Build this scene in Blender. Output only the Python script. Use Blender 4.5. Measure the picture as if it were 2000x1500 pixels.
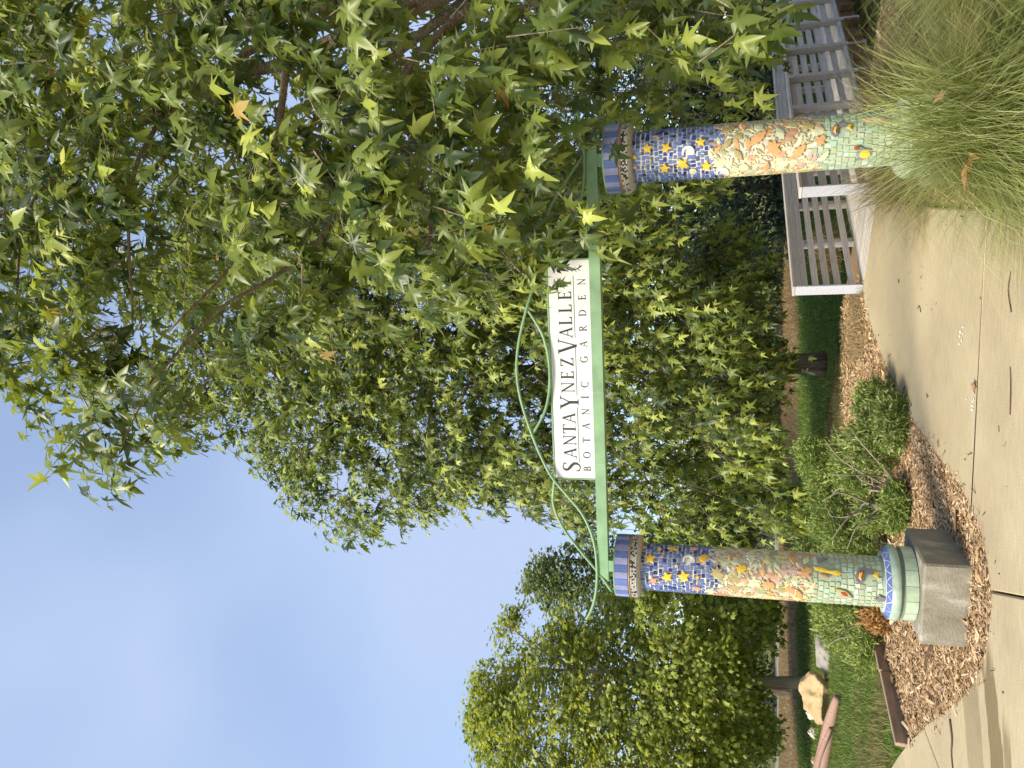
import bpy, math, random
import numpy as np
from mathutils import Vector, Matrix, noise
R = math.radians
rng = np.random.default_rng(7)
random.seed(7)
scn = bpy.context.scene
for o in list(bpy.data.objects):
    bpy.data.objects.remove(o)

# ------------------------------------------------------------------ camera
PITCH = R(15.9)
cam_d = bpy.data.cameras.new('camera')
cam = bpy.data.objects.new('camera', cam_d)
scn.collection.objects.link(cam)
cam_d.sensor_fit = 'HORIZONTAL'; cam_d.sensor_width = 36.0; cam_d.lens = 27.04
cam_d.clip_start = 0.05; cam_d.clip_end = 2000
up = Vector((0, -math.sin(PITCH), math.cos(PITCH)))
back = Vector((0, -math.cos(PITCH), -math.sin(PITCH)))
m = Matrix.Identity(4)
for i in range(3):            # phone held on its side: the picture's left is the world's up
    m[i][0] = -up[i]; m[i][1] = (1, 0, 0)[i]; m[i][2] = back[i]
m[0][3], m[1][3], m[2][3] = 0, 0, 1.6
cam.matrix_world = m
scn.camera = cam

# ------------------------------------------------------------------ sky, sun, exposure
SUN_AZ = math.atan2(-0.70, -0.72)       # from +Y towards +X: sun behind the camera, to the left
SUN_EL = R(42)
world = bpy.data.worlds.new('World'); scn.world = world; world.use_nodes = True
nt = world.node_tree; nt.nodes.clear()
def N(t, typ, **kw):
    n = t.nodes.new(typ)
    for k, v in kw.items():
        if k.startswith('in_'):
            n.inputs[int(k[3:]) if k[3:].isdigit() else k[3:]].default_value = v
        else:
            setattr(n, k, v)
    return n
sky = N(nt, 'ShaderNodeTexSky', sky_type='NISHITA', sun_disc=False)
sky.sun_elevation = SUN_EL; sky.sun_rotation = SUN_AZ
sky.air_density = 1.0; sky.dust_density = 0.6; sky.ozone_density = 2.2
tc = N(nt, 'ShaderNodeTexCoord')
mp = N(nt, 'ShaderNodeMapping'); mp.inputs['Scale'].default_value = (1.0, 1.0, 1.6)
nz = N(nt, 'ShaderNodeTexNoise'); nz.inputs['Scale'].default_value = 1.9; nz.inputs['Detail'].default_value = 3; nz.inputs['Roughness'].default_value = 0.42
rp = N(nt, 'ShaderNodeValToRGB')
rp.color_ramp.elements[0].position = 0.30; rp.color_ramp.elements[0].color = (0.15, 0.15, 0.15, 1)
rp.color_ramp.elements[1].position = 0.70; rp.color_ramp.elements[1].color = (1, 1, 1, 1)
mx = N(nt, 'ShaderNodeMix', data_type='RGBA'); mx.inputs[7].default_value = (2.05, 2.55, 3.6, 1)
bg = N(nt, 'ShaderNodeBackground'); bg.inputs[1].default_value = 0.10
ow = N(nt, 'ShaderNodeOutputWorld')
L = nt.links.new
L(tc.outputs['Generated'], mp.inputs[0]); L(mp.outputs[0], nz.inputs['Vector']); L(nz.outputs[0], rp.inputs[0])
L(rp.outputs[0], mx.inputs[0]); L(sky.outputs[0], mx.inputs[6]); L(mx.outputs[2], bg.inputs[0]); L(bg.outputs[0], ow.inputs[0])
sd = bpy.data.lights.new('sun', 'SUN'); sd.energy = 2.3; sd.angle = R(19); sd.color = (1.0, 0.91, 0.76)
sun = bpy.data.objects.new('sun', sd); scn.collection.objects.link(sun)
sdir = Vector((math.sin(SUN_AZ) * math.cos(SUN_EL), math.cos(SUN_AZ) * math.cos(SUN_EL), math.sin(SUN_EL)))
sun.rotation_euler = sdir.to_track_quat('Z', 'Y').to_euler()
scn.view_settings.view_transform = 'Standard'; scn.view_settings.look = 'None'
scn.view_settings.gamma = 1.0; scn.view_settings.use_curve_mapping = False
scn.view_settings.exposure = 1.4
scn.cycles.diffuse_bounces = 3; scn.cycles.max_bounces = 6; scn.cycles.transmission_bounces = 4; scn.cycles.transparent_max_bounces = 8

# ------------------------------------------------------------------ helpers
def lin(h):
    if isinstance(h, (tuple, list)):
        return tuple(h[:3])
    h = h.lstrip('#'); c = [int(h[i:i + 2], 16) / 255 for i in (0, 2, 4)]
    return tuple(v / 12.92 if v <= 0.04045 else ((v + 0.055) / 1.055) ** 2.4 for v in c)
def ramp(t, cols, interp='LINEAR'):
    r = t.nodes.new('ShaderNodeValToRGB'); cr = r.color_ramp; cr.interpolation = interp
    while len(cr.elements) < len(cols): cr.elements.new(0.5)
    for e, (p, c) in zip(cr.elements, cols):
        e.position = p; e.color = (*lin(c), 1)
    return r
def new_mat(name):
    mt = bpy.data.materials.new(name); mt.use_nodes = True
    t = mt.node_tree; b = t.nodes['Principled BSDF']
    return mt, t, b, t.links.new
def flat(name, col, rough=0.5, var=0.12, scale=30, bump=0.0, metal=0.0, spec=0.5, objvar=0.0, bscale=None):
    """plain paint / glaze / wood colour with mottling, optional bump and per-object tone"""
    mt, t, b, l = new_mat(name)
    c = lin(col)
    tc = N(t, 'ShaderNodeTexCoord'); nz = N(t, 'ShaderNodeTexNoise'); nz.inputs['Scale'].default_value = scale; nz.inputs['Detail'].default_value = 5
    l(tc.outputs['Object'], nz.inputs['Vector'])
    r = ramp(t, [(0.25, tuple(v * (1 - var * 1.6) for v in c)), (0.75, tuple(min(1, v * (1 + var)) for v in c))])
    l(nz.outputs[0], r.inputs[0]); out = r.outputs[0]
    if objvar:
        oi = N(t, 'ShaderNodeObjectInfo'); hs = N(t, 'ShaderNodeHueSaturation')
        mr = N(t, 'ShaderNodeMapRange'); mr.inputs[3].default_value = 1 - objvar; mr.inputs[4].default_value = 1 + objvar
        l(oi.outputs['Random'], mr.inputs[0]); l(mr.outputs[0], hs.inputs['Value']); l(out, hs.inputs['Color']); out = hs.outputs[0]
    l(out, b.inputs['Base Color'])
    b.inputs['Roughness'].default_value = rough; b.inputs['Metallic'].default_value = metal
    b.inputs['Specular IOR Level'].default_value = spec
    if bump:
        nb = N(t, 'ShaderNodeTexNoise'); nb.inputs['Scale'].default_value = bscale or scale * 3; nb.inputs['Detail'].default_value = 6
        l(tc.outputs['Object'], nb.inputs['Vector'])
        bp = N(t, 'ShaderNodeBump'); bp.inputs['Strength'].default_value = bump; bp.inputs['Distance'].default_value = 0.01
        l(nb.outputs[0], bp.inputs['Height']); l(bp.outputs[0], b.inputs['Normal'])
    return mt
def rnd_value(t):
    """per-leaf random: face attribute on joined foliage plus the object's own random on single leaves"""
    a = N(t, 'ShaderNodeAttribute', attribute_name='rnd'); oi = N(t, 'ShaderNodeObjectInfo')
    ad = N(t, 'ShaderNodeMath', operation='ADD'); fr = N(t, 'ShaderNodeMath', operation='FRACT')
    t.links.new(a.outputs['Fac'], ad.inputs[0]); t.links.new(oi.outputs['Random'], ad.inputs[1]); t.links.new(ad.outputs[0], fr.inputs[0])
    return fr.outputs[0]
def leafmat(name, cols, trans=0.35, rough=0.45, under=0.35, undercol='8d9a72', spec=0.4, tscale=1.6):
    mt, t, b, l = new_mat(name)
    r = ramp(t, cols); l(rnd_value(t), r.inputs[0])
    geo = N(t, 'ShaderNodeNewGeometry')
    mxu = N(t, 'ShaderNodeMix', data_type='RGBA'); mxu.inputs[7].default_value = (*lin(undercol), 1)
    mu = N(t, 'ShaderNodeMath', operation='MULTIPLY'); mu.inputs[1].default_value = under
    l(geo.outputs['Backfacing'], mu.inputs[0]); l(mu.outputs[0], mxu.inputs[0]); l(r.outputs[0], mxu.inputs[6])
    l(mxu.outputs[2], b.inputs['Base Color'])
    b.inputs['Roughness'].default_value = rough; b.inputs['Specular IOR Level'].default_value = spec
    tr = N(t, 'ShaderNodeBsdfTranslucent'); hs = N(t, 'ShaderNodeHueSaturation')
    hs.inputs['Hue'].default_value = 0.485; hs.inputs['Saturation'].default_value = 1.1; hs.inputs['Value'].default_value = tscale
    l(r.outputs[0], hs.inputs['Color']); l(hs.outputs[0], tr.inputs[0])
    ms = N(t, 'ShaderNodeMixShader'); ms.inputs[0].default_value = trans
    out = t.nodes['Material Output']
    l(b.outputs[0], ms.inputs[1]); l(tr.outputs[0], ms.inputs[2]); l(ms.outputs[0], out.inputs['Surface'])
    return mt
def stuffmat(name, cols, rough=0.8, spec=0.2):
    mt, t, b, l = new_mat(name)
    r = ramp(t, cols); l(rnd_value(t), r.inputs[0]); l(r.outputs[0], b.inputs['Base Color'])
    b.inputs['Roughness'].default_value = rough; b.inputs['Specular IOR Level'].default_value = spec
    return mt

COL = scn.collection.objects
def obj(name, me, mat=None, parent=None):
    o = bpy.data.objects.new(name, me); COL.link(o)
    if mat is not None and me is not None and len(me.materials) == 0: me.materials.append(mat)
    if parent is not None: o.parent = parent
    return o
def thing(name, label, cat, loc=(0, 0, 0), group=None):
    o = bpy.data.objects.new(name, None); COL.link(o); o.location = loc; o.empty_display_size = 0.2
    return tag(o, label, cat, group)
def tag(o, label, cat, group=None):
    o['label'] = label; o['category'] = cat
    if group: o['group'] = group
    o['kind'] = 'thing'
    return o
def tris(name, V, F, rnd=None, smooth=False):
    """fast mesh from numpy triangles; rnd = one value per face"""
    V = np.asarray(V, np.float32); F = np.asarray(F, np.int32)
    me = bpy.data.meshes.new(name)
    me.vertices.add(len(V)); me.vertices.foreach_set('co', V.ravel())
    me.loops.add(F.size); me.loops.foreach_set('vertex_index', F.ravel())
    me.polygons.add(len(F))
    me.polygons.foreach_set('loop_start', np.arange(0, F.size, 3, dtype=np.int32))
    me.polygons.foreach_set('loop_total', np.full(len(F), 3, np.int32))
    if smooth: me.polygons.foreach_set('use_smooth', np.ones(len(F), bool))
    if rnd is not None:
        a = me.attributes.new('rnd', 'FLOAT', 'FACE'); a.data.foreach_set('value', np.asarray(rnd, np.float32))
    me.update(calc_edges=True); me.validate()
    return me
class MB:
    """collects boxes, tubes, rings and prisms and makes one mesh of them"""
    def __init__(s): s.v = []; s.f = []; s.sm = []
    def add(s, v, f, smooth=False):
        k = len(s.v); s.v += [tuple(p) for p in v]; s.f += [tuple(i + k for i in q) for q in f]; s.sm += [smooth] * len(f); return s
    def box(s, c, d, rot=None, bev=0.0):
        hx, hy, hz = d[0] / 2, d[1] / 2, d[2] / 2
        if bev <= 0:
            P = [Vector((x * hx, y * hy, z * hz)) for x in (-1, 1) for y in (-1, 1) for z in (-1, 1)]
            F = [(0, 1, 3, 2), (4, 6, 7, 5), (0, 4, 5, 1), (2, 3, 7, 6), (0, 2, 6, 4), (1, 5, 7, 3)]
        else:                      # chamfered on the four long edges along the largest axis plus ends
            b = bev; P = []; F = []
            for zz, ins in ((-hz, b), (-hz + b, 0), (hz - b, 0), (hz, b)):
                ax, ay = hx - ins, hy - ins
                P += [Vector(p + (zz,)) for p in ((-ax + b, -ay), (ax - b, -ay), (ax, -ay + b), (ax, ay - b), (ax - b, ay), (-ax + b, ay), (-ax, ay - b), (-ax, -ay + b))]
            for r_ in range(3):
                for i in range(8): F.append((r_ * 8 + i, r_ * 8 + (i + 1) % 8, r_ * 8 + 8 + (i + 1) % 8, r_ * 8 + 8 + i))
            F.append(tuple(range(7, -1, -1))); F.append(tuple(range(24, 32)))
        if rot is not None: P = [rot @ p for p in P]
        return s.add([p + Vector(c) for p in P], F)
    def tube(s, pts, rad, n=6, cap=True):
        pts = [Vector(p) for p in pts]; rads = rad if isinstance(rad, (list, tuple)) else [rad] * len(pts)
        V = []; F = []; u = None
        for i, p in enumerate(pts):
            d = (pts[min(i + 1, len(pts) - 1)] - pts[max(i - 1, 0)]).normalized()
            if u is None: u = d.orthogonal().normalized()
            u = (u - d * u.dot(d)).normalized(); w = d.cross(u)
            for k in range(n):
                a = 2 * math.pi * k / n; V.append(p + (u * math.cos(a) + w * math.sin(a)) * rads[i])
        for i in range(len(pts) - 1):
            for k in range(n): F.append((i * n + k, i * n + (k + 1) % n, (i + 1) * n + (k + 1) % n, (i + 1) * n + k))
        if cap: F.append(tuple(range(n - 1, -1, -1))); F.append(tuple(range((len(pts) - 1) * n, len(pts) * n)))
        return s.add(V, F, True)
    def lathe(s, prof, n=48, c=(0, 0, 0), smooth=True):
        V = []; F = []
        for r_, z in prof:
            for k in range(n):
                a = 2 * math.pi * k / n; V.append((c[0] + r_ * math.cos(a), c[1] + r_ * math.sin(a), c[2] + z))
        for i in range(len(prof) - 1):
            for k in range(n): F.append((i * n + k, i * n + (k + 1) % n, (i + 1) * n + (k + 1) % n, (i + 1) * n + k))
        return s.add(V, F, smooth)
    def prism(s, poly, z0, z1, M=None):
        n = len(poly); V = [Vector((x, y, z0)) for x, y in poly] + [Vector((x, y, z1)) for x, y in poly]
        if M is not None: V = [M @ v for v in V]
        F = [tuple(range(n - 1, -1, -1)), tuple(range(n, 2 * n))] + [(i, (i + 1) % n, n + (i + 1) % n, n + i) for i in range(n)]
        return s.add(V, F)
    def mesh(s, name):
        me = bpy.data.meshes.new(name); me.from_pydata(s.v, [], s.f)
        me.polygons.foreach_set('use_smooth', s.sm); me.update(); return me
    def build(s, name, mat, parent=None): return obj(name, s.mesh(name), mat, parent)
def catmull(P, k=8):
    P = [Vector(p) for p in P]; out = []
    Q = [P[0] * 2 - P[1]] + P + [P[-1] * 2 - P[-2]]
    for i in range(1, len(Q) - 2):
        for j in range(k):
            t = j / k; a, b, c, d = Q[i - 1:i + 3]
            out.append(0.5 * ((2 * b) + (c - a) * t + (2 * a - 5 * b + 4 * c - d) * t * t + (3 * b - a - 3 * c + d) * t ** 3))
    out.append(P[-1]); return out
def inside(poly, x, y):
    """vectorised point-in-polygon"""
    x = np.asarray(x, float); y = np.asarray(y, float); r = np.zeros(x.shape, bool)
    n = len(poly)
    for i in range(n):
        (x1, y1), (x2, y2) = poly[i], poly[(i + 1) % n]
        c = ((y1 > y) != (y2 > y)) & (x < (x2 - x1) * (y - y1) / ((y2 - y1) if y2 != y1 else 1e-9) + x1)
        r ^= c
    return r
def edge_dist(poly, x, y):
    d = np.full(np.shape(x), 1e9)
    for i in range(len(poly)):
        a = np.array(poly[i]); b = np.array(poly[(i + 1) % len(poly)]); ab = b - a
        t = np.clip(((x - a[0]) * ab[0] + (y - a[1]) * ab[1]) / max(1e-9, ab @ ab), 0, 1)
        d = np.minimum(d, np.hypot(x - a[0] - t * ab[0], y - a[1] - t * ab[1]))
    return d
def smooth(a, b, x): t = np.clip((x - a) / (b - a), 0, 1); return t * t * (3 - 2 * t)

# ------------------------------------------------------------------ ground
EDGE = [(-12.0, 16.6), (-7.5, 12.4), (-5.2, 9.95), (-3.93, 8.65), (-3.04, 7.44), (-2.52, 6.61), (-2.18, 6.08), (-1.89, 5.74), (-1.64, 5.58), (-1.39, 5.51), (-1.15, 5.58), (-0.95, 5.74), (-0.76, 6.14), (-0.63, 6.61), (-0.40, 7.44), (-0.15, 8.16), (0.40, 9.35), (0.85, 10.10), (1.16, 10.44)]
RIGHT = [(2.20, 9.42), (1.85, 8.5), (1.52, 7.3), (1.28, 6.3), (1.12, 5.5), (1.02, 4.6), (1.1, 3.4), (1.5, 2.0), (2.0, 0.5), (2.0, -6)]
ED = [tuple(p) for p in catmull([(a, b, 0) for a, b in EDGE], 4)]; ED = [(p[0], p[1]) for p in ED]
RD = [(p[0], p[1]) for p in catmull([(a, b, 0) for a, b in RIGHT], 4)]
PATH = ED + RD + [(-12, -6)]
BD0, BD1, BD2 = np.array((-3.33, 7.80)), np.array((-2.72, 9.42)), np.array((-2.30, 11.2))
A0 = np.array((1.20, 10.45)); B0 = np.array((2.22, 9.45)); DV = np.array((0.70, 0.714)); NV = np.array((0.714, -0.70))
def vnoise(x, y, s, seed=0.0, oct=3):
    return np.array([noise.fractal(Vector((a * s, b * s, seed)), 1.0, 2.0, oct) for a, b in zip(np.ravel(x), np.ravel(y))]).reshape(np.shape(x))
def ground_z(x, y):
    z = np.full(np.shape(x), -0.01)
    d = (x - A0[0]) * DV[0] + (y - A0[1]) * DV[1]           # along the bridge: dry creek under it
    n = (x - A0[0]) * NV[0] + (y - A0[1]) * NV[1]
    z = z - 0.75 * smooth(1.2, 3.0, d) * (1 - smooth(5.5, 8.0, d)) * smooth(-7, -1.5, n) * (1 - smooth(3.2, 4.6, n))
    far = smooth(20, 120, np.hypot(x, y)); z = z - far * 0.3
    return z
def board_x(y): return np.interp(y, [0, BD0[1], BD1[1], BD2[1], 12.5], [-3.4, BD0[0], BD1[0], BD2[0], -2.0])
def zones(x, y, nz):
    """weights of mulch, lawn and dry litter; the rest is mixed thin grass"""
    yy = y + nz * 0.9
    mul = (1 - smooth(11.6, 12.6, yy)) * smooth(-0.12, 0.06, x - board_x(y) + nz * 0.05)
    mul = np.maximum(mul, (1 - smooth(11, 13, yy)) * smooth(0.6, 1.2, x))
    lw1 = smooth(15.0, 15.7, yy) * (1 - smooth(19.6, 21.2, yy))
    lw2 = (1 - smooth(13.2, 14.6, yy + nz * 0.6)) * (1 - smooth(-0.12, 0.02, x - board_x(y)))
    lawn = np.maximum(lw1, lw2)
    dry = np.maximum(smooth(20.2, 21.4, yy) * (1 - smooth(27.5, 29, yy)), smooth(13.9, 14.5, yy) * (1 - smooth(15.0, 15.5, yy)) * smooth(-4.5, -2.5, x))
    dry = np.maximum(dry, 0.6 * smooth(13.6, 14.2, yy) * (1 - smooth(14.9, 15.4, yy)))
    road = smooth(28.5, 29.2, y) * (1 - smooth(31, 31.6, y)) * (1 - smooth(-3, 0, x))
    return mul, lawn, dry, road
gx = np.concatenate([[-400, -200, -90, -45, -25], np.arange(-16, 12.01, 0.16), [16, 25, 45, 90, 200, 400]])
gy = np.concatenate([[-300, -80, -20, -6, 0], np.arange(3, 33, 0.16), [36, 42, 55, 90, 200, 400]])
GX, GY = np.meshgrid(gx, gy); nzg = vnoise(GX, GY, 0.55)
GZ = ground_z(GX, GY) + vnoise(GX, GY, 0.9, 5.0, 2) * 0.02 * (np.hypot(GX, GY) < 40)
inpath = inside(PATH, GX, GY); GZ = np.where(inpath, -0.06, np.minimum(GZ, 0.012))
V = np.stack([GX, GY, GZ], -1).reshape(-1, 3)
ny, nx = GX.shape; idx = np.arange(nx * ny).reshape(ny, nx)
q = np.stack([idx[:-1, :-1], idx[:-1, 1:], idx[1:, 1:], idx[1:, :-1]], -1).reshape(-1, 4)
F = np.concatenate([q[:, [0, 1, 2]], q[:, [0, 2, 3]]])
gm = tris('ground', V, F, smooth=True)
mul, lawn, dry, road = zones(GX, GY, nzg)
for nm, w in (('w_mulch', mul), ('w_lawn', lawn), ('w_dry', dry), ('w_road', road)):
    a = gm.attributes.new(nm, 'FLOAT', 'POINT'); a.data.foreach_set('value', w.ravel().astype(np.float32))
mt, t, b, l = new_mat('ground_cover')
tc = N(t, 'ShaderNodeTexCoord')
def nze(s, d=6, rgh=0.6):
    n = N(t, 'ShaderNodeTexNoise'); n.inputs['Scale'].default_value = s; n.inputs['Detail'].default_value = d; n.inputs['Roughness'].default_value = rgh
    l(tc.outputs['Object'], n.inputs['Vector']); return n
n1, n2, n3 = nze(9), nze(60), nze(1.3)
mixed = ramp(t, [(0.3, '4a4a28'), (0.55, '6b6a3e'), (0.75, '8a7a52')]); l(n1.outputs[0], mixed.inputs[0])
def over(prev, attr, cols, nsrc):
    r = ramp(t, cols); l(nsrc.outputs[0], r.inputs[0])
    a = N(t, 'ShaderNodeAttribute', attribute_name=attr)
    ad = N(t, 'ShaderNodeMath', operation='MULTIPLY_ADD'); ad.inputs[1].default_value = 0.7; ad.inputs[2].default_value = -0.35
    l(n1.outputs[0], ad.inputs[0]); sm = N(t, 'ShaderNodeMath', operation='ADD'); l(a.outputs['Fac'], sm.inputs[0]); l(ad.outputs[0], sm.inputs[1])
    mr = N(t, 'ShaderNodeMapRange', interpolation_type='SMOOTHSTEP'); mr.inputs[1].default_value = 0.3; mr.inputs[2].default_value = 0.7
    l(sm.outputs[0], mr.inputs[0])
    mxx = N(t, 'ShaderNodeMix', data_type='RGBA'); l(mr.outputs[0], mxx.inputs[0]); l(prev, mxx.inputs[6]); l(r.outputs[0], mxx.inputs[7]); return mxx.outputs[2]
c = over(mixed.outputs[0], 'w_dry', [(0.3, '54422c'), (0.6, '86704f'), (0.8, 'a58d66')], n1)
c = over(c, 'w_lawn', [(0.3, '3a5018'), (0.55, '506a26'), (0.8, '76883c')], n1)
c = over(c, 'w_road', [(0.3, '8b8478'), (0.8, 'a9a294')], n1)
c = over(c, 'w_mulch', [(0.3, '70563a'), (0.5, '9a7a54'), (0.7, 'bc9e74')], n2)
l(c, b.inputs['Base Color']); b.inputs['Roughness'].default_value = 0.95; b.inputs['Specular IOR Level'].default_value = 0.1
bp = N(t, 'ShaderNodeBump'); bp.inputs['Strength'].default_value = 0.8; bp.inputs['Distance'].default_value = 0.03; l(n2.outputs[0], bp.inputs['Height']); l(bp.outputs[0], b.inputs['Normal'])
g = obj('ground', gm, mt); g['kind'] = 'structure'

# concrete walk: slabs cut apart at the joints
mt, t, b, l = new_mat('broomed_concrete')
tc = N(t, 'ShaderNodeTexCoord'); mpg = N(t, 'ShaderNodeMapping'); mpg.inputs['Scale'].default_value = (2.2, 40, 1); mpg.inputs['Rotation'].default_value = (0, 0, R(4))
l(tc.outputs['Object'], mpg.inputs[0])
broom = N(t, 'ShaderNodeTexNoise'); broom.inputs['Scale'].default_value = 3; broom.inputs['Detail'].default_value = 5; l(mpg.outputs[0], broom.inputs['Vector'])
big = N(t, 'ShaderNodeTexNoise'); big.inputs['Scale'].default_value = 0.8; big.inputs['Detail'].default_value = 6; l(tc.outputs['Object'], big.inputs['Vector'])
fine = N(t, 'ShaderNodeTexNoise'); fine.inputs['Scale'].default_value = 90; fine.inputs['Detail'].default_value = 4; l(tc.outputs['Object'], fine.inputs['Vector'])
base = ramp(t, [(0.28, 'a29274'), (0.42, 'b0a080'), (0.55, 'b8a886'), (0.75, 'c6b694')]); l(big.outputs[0], base.inputs[0])
ov = N(t, 'ShaderNodeMix', data_type='RGBA', blend_type='OVERLAY'); ov.inputs[0].default_value = 0.36; l(base.outputs[0], ov.inputs[6]); l(broom.outputs[0], ov.inputs[7])
ov2 = N(t, 'ShaderNodeMix', data_type='RGBA', blend_type='OVERLAY'); ov2.inputs[0].default_value = 0.34; l(ov.outputs[2], ov2.inputs[6]); l(fine.outputs[0], ov2.inputs[7])
# darker bands across the walk beside the mulch, with wobbly edges
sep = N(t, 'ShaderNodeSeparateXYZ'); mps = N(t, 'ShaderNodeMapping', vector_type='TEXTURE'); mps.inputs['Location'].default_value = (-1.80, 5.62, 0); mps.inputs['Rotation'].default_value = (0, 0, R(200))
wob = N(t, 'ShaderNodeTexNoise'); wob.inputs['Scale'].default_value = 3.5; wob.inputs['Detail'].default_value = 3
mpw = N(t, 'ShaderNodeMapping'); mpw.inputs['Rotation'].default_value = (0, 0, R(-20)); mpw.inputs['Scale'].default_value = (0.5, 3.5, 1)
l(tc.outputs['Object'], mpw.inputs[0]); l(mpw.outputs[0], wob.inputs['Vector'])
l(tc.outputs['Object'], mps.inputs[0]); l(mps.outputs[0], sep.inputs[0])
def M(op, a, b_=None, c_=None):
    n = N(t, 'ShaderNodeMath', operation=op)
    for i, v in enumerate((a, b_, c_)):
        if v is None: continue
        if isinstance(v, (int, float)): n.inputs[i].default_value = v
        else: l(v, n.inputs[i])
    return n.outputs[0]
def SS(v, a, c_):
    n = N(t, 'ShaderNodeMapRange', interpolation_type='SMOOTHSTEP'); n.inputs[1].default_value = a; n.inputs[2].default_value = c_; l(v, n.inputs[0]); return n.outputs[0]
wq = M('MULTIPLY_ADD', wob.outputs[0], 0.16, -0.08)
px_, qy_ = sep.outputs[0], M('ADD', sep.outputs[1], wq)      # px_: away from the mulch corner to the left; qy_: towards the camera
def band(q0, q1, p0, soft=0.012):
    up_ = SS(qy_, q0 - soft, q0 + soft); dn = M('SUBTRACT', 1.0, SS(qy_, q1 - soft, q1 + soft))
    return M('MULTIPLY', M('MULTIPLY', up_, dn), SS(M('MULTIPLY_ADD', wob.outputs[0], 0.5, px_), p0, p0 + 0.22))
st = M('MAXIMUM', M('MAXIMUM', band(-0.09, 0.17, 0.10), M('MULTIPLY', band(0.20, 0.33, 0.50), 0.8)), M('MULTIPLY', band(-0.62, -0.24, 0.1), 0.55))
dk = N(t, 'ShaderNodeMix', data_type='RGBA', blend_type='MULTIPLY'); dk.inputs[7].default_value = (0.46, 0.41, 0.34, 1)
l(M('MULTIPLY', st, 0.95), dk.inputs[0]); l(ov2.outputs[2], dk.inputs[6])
oi = N(t, 'ShaderNodeObjectInfo'); hs = N(t, 'ShaderNodeHueSaturation'); mr = N(t, 'ShaderNodeMapRange'); mr.inputs[3].default_value = 0.95; mr.inputs[4].default_value = 1.04
l(oi.outputs['Random'], mr.inputs[0]); l(mr.outputs[0], hs.inputs['Value']); l(dk.outputs[2], hs.inputs['Color']); l(hs.outputs[0], b.inputs['Base Color'])
b.inputs['Roughness'].default_value = 0.85; b.inputs['Specular IOR Level'].default_value = 0.25
bp = N(t, 'ShaderNodeBump'); bp.inputs['Strength'].default_value = 0.35; bp.inputs['Distance'].default_value = 0.006; l(broom.outputs[0], bp.inputs['Height']); l(bp.outputs[0], b.inputs['Normal'])
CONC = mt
def clip(poly, p, d, side):
    """keep the part of a polygon left (side=1) or right (-1) of the line p + t d"""
    out = []; n = len(poly); f = lambda a: side * (d[0] * (a[1] - p[1]) - d[1] * (a[0] - p[0]))
    for i in range(n):
        a, b_ = poly[i], poly[(i + 1) % n]; fa, fb = f(a), f(b_)
        if fa >= 0: out.append(a)
        if (fa >= 0) != (fb >= 0):
            k = fa / (fa - fb); out.append((a[0] + k * (b_[0] - a[0]), a[1] + k * (b_[1] - a[1])))
    return out
def off(p, d, w): L_ = math.hypot(*d); return (p[0] - d[1] / L_ * w, p[1] + d[0] / L_ * w)
walk = bpy.data.objects.new('concrete_walk', None); COL.link(walk); walk['kind'] = 'structure'
J1p, J1d = (0.70, 5.65), (-1.43, 0.25); J2p, J2d = (-1.31, 5.51), (0.10, -0.51); J3p, J3d = (-2.93, 7.25), (-0.10, -0.49)
W2 = 0.007
import mathutils.geometry as mg
def slab(poly, ztop=0.022, th=0.12):
    ins = []; n = len(poly); mb = MB(); e = 0.012
    P = [Vector((x, y, 0)) for x, y in poly]
    ar = sum(P[i].x * P[(i + 1) % n].y - P[(i + 1) % n].x * P[i].y for i in range(n))
    if ar < 0: P.reverse()
    for i in range(n):
        a, b_, c_ = P[i - 1], P[i], P[(i + 1) % n]
        d1 = (b_ - a).normalized(); d2 = (c_ - b_).normalized(); nn = Vector((-(d1 + d2).y, (d1 + d2).x, 0))
        ins.append(b_ + nn.normalized() * e if nn.length > 1e-6 else b_)
    tri = mg.tessellate_polygon([ins])
    V = [p + Vector((0, 0, ztop - th)) for p in P] + [p + Vector((0, 0, ztop - e * 0.7)) for p in P] + [p + Vector((0, 0, ztop)) for p in ins]
    F = []
    for i in range(n):
        j = (i + 1) % n
        F += [(i, j, n + j, n + i), (n + i, n + j, 2 * n + j, 2 * n + i)]
    for q_ in tri:
        q_ = [2 * n + k for k in q_]
        a, b_, c_ = (V[k] for k in q_)
        F.append(tuple(q_) if (b_ - a).cross(c_ - a).z > 0 else tuple(reversed(q_)))
    return mb.add(V, F)
def dedupe(poly):
    out = []
    for p in poly:
        if not out or math.hypot(p[0] - out[-1][0], p[1] - out[-1][1]) > 0.004: out.append(p)
    if math.hypot(out[0][0] - out[-1][0], out[0][1] - out[-1][1]) < 0.004: out.pop()
    return out
# the slab towards the bridge reaches the mulch edge at the end of the joint, the others meet along the joints
S_far = dedupe(clip(clip(PATH, off(J1p, J1d, -W2), J1d, -1), (-1.0, 0), (0, 1), -1))
S_near = clip(PATH, off(J1p, J1d, W2), J1d, 1)
S_a = dedupe(clip(S_near, off(J2p, J2d, W2), J2d, 1))
rest = clip(PATH, off(J2p, J2d, -W2), J2d, -1)
S_b = dedupe(clip(rest, off(J3p, J3d, W2), J3d, 1)); S_c = dedupe(clip(rest, off(J3p, J3d, -W2), J3d, -1))
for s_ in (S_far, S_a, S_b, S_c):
    if len(s_) > 2: slab(s_).build('concrete_slab', CONC, walk)

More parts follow.
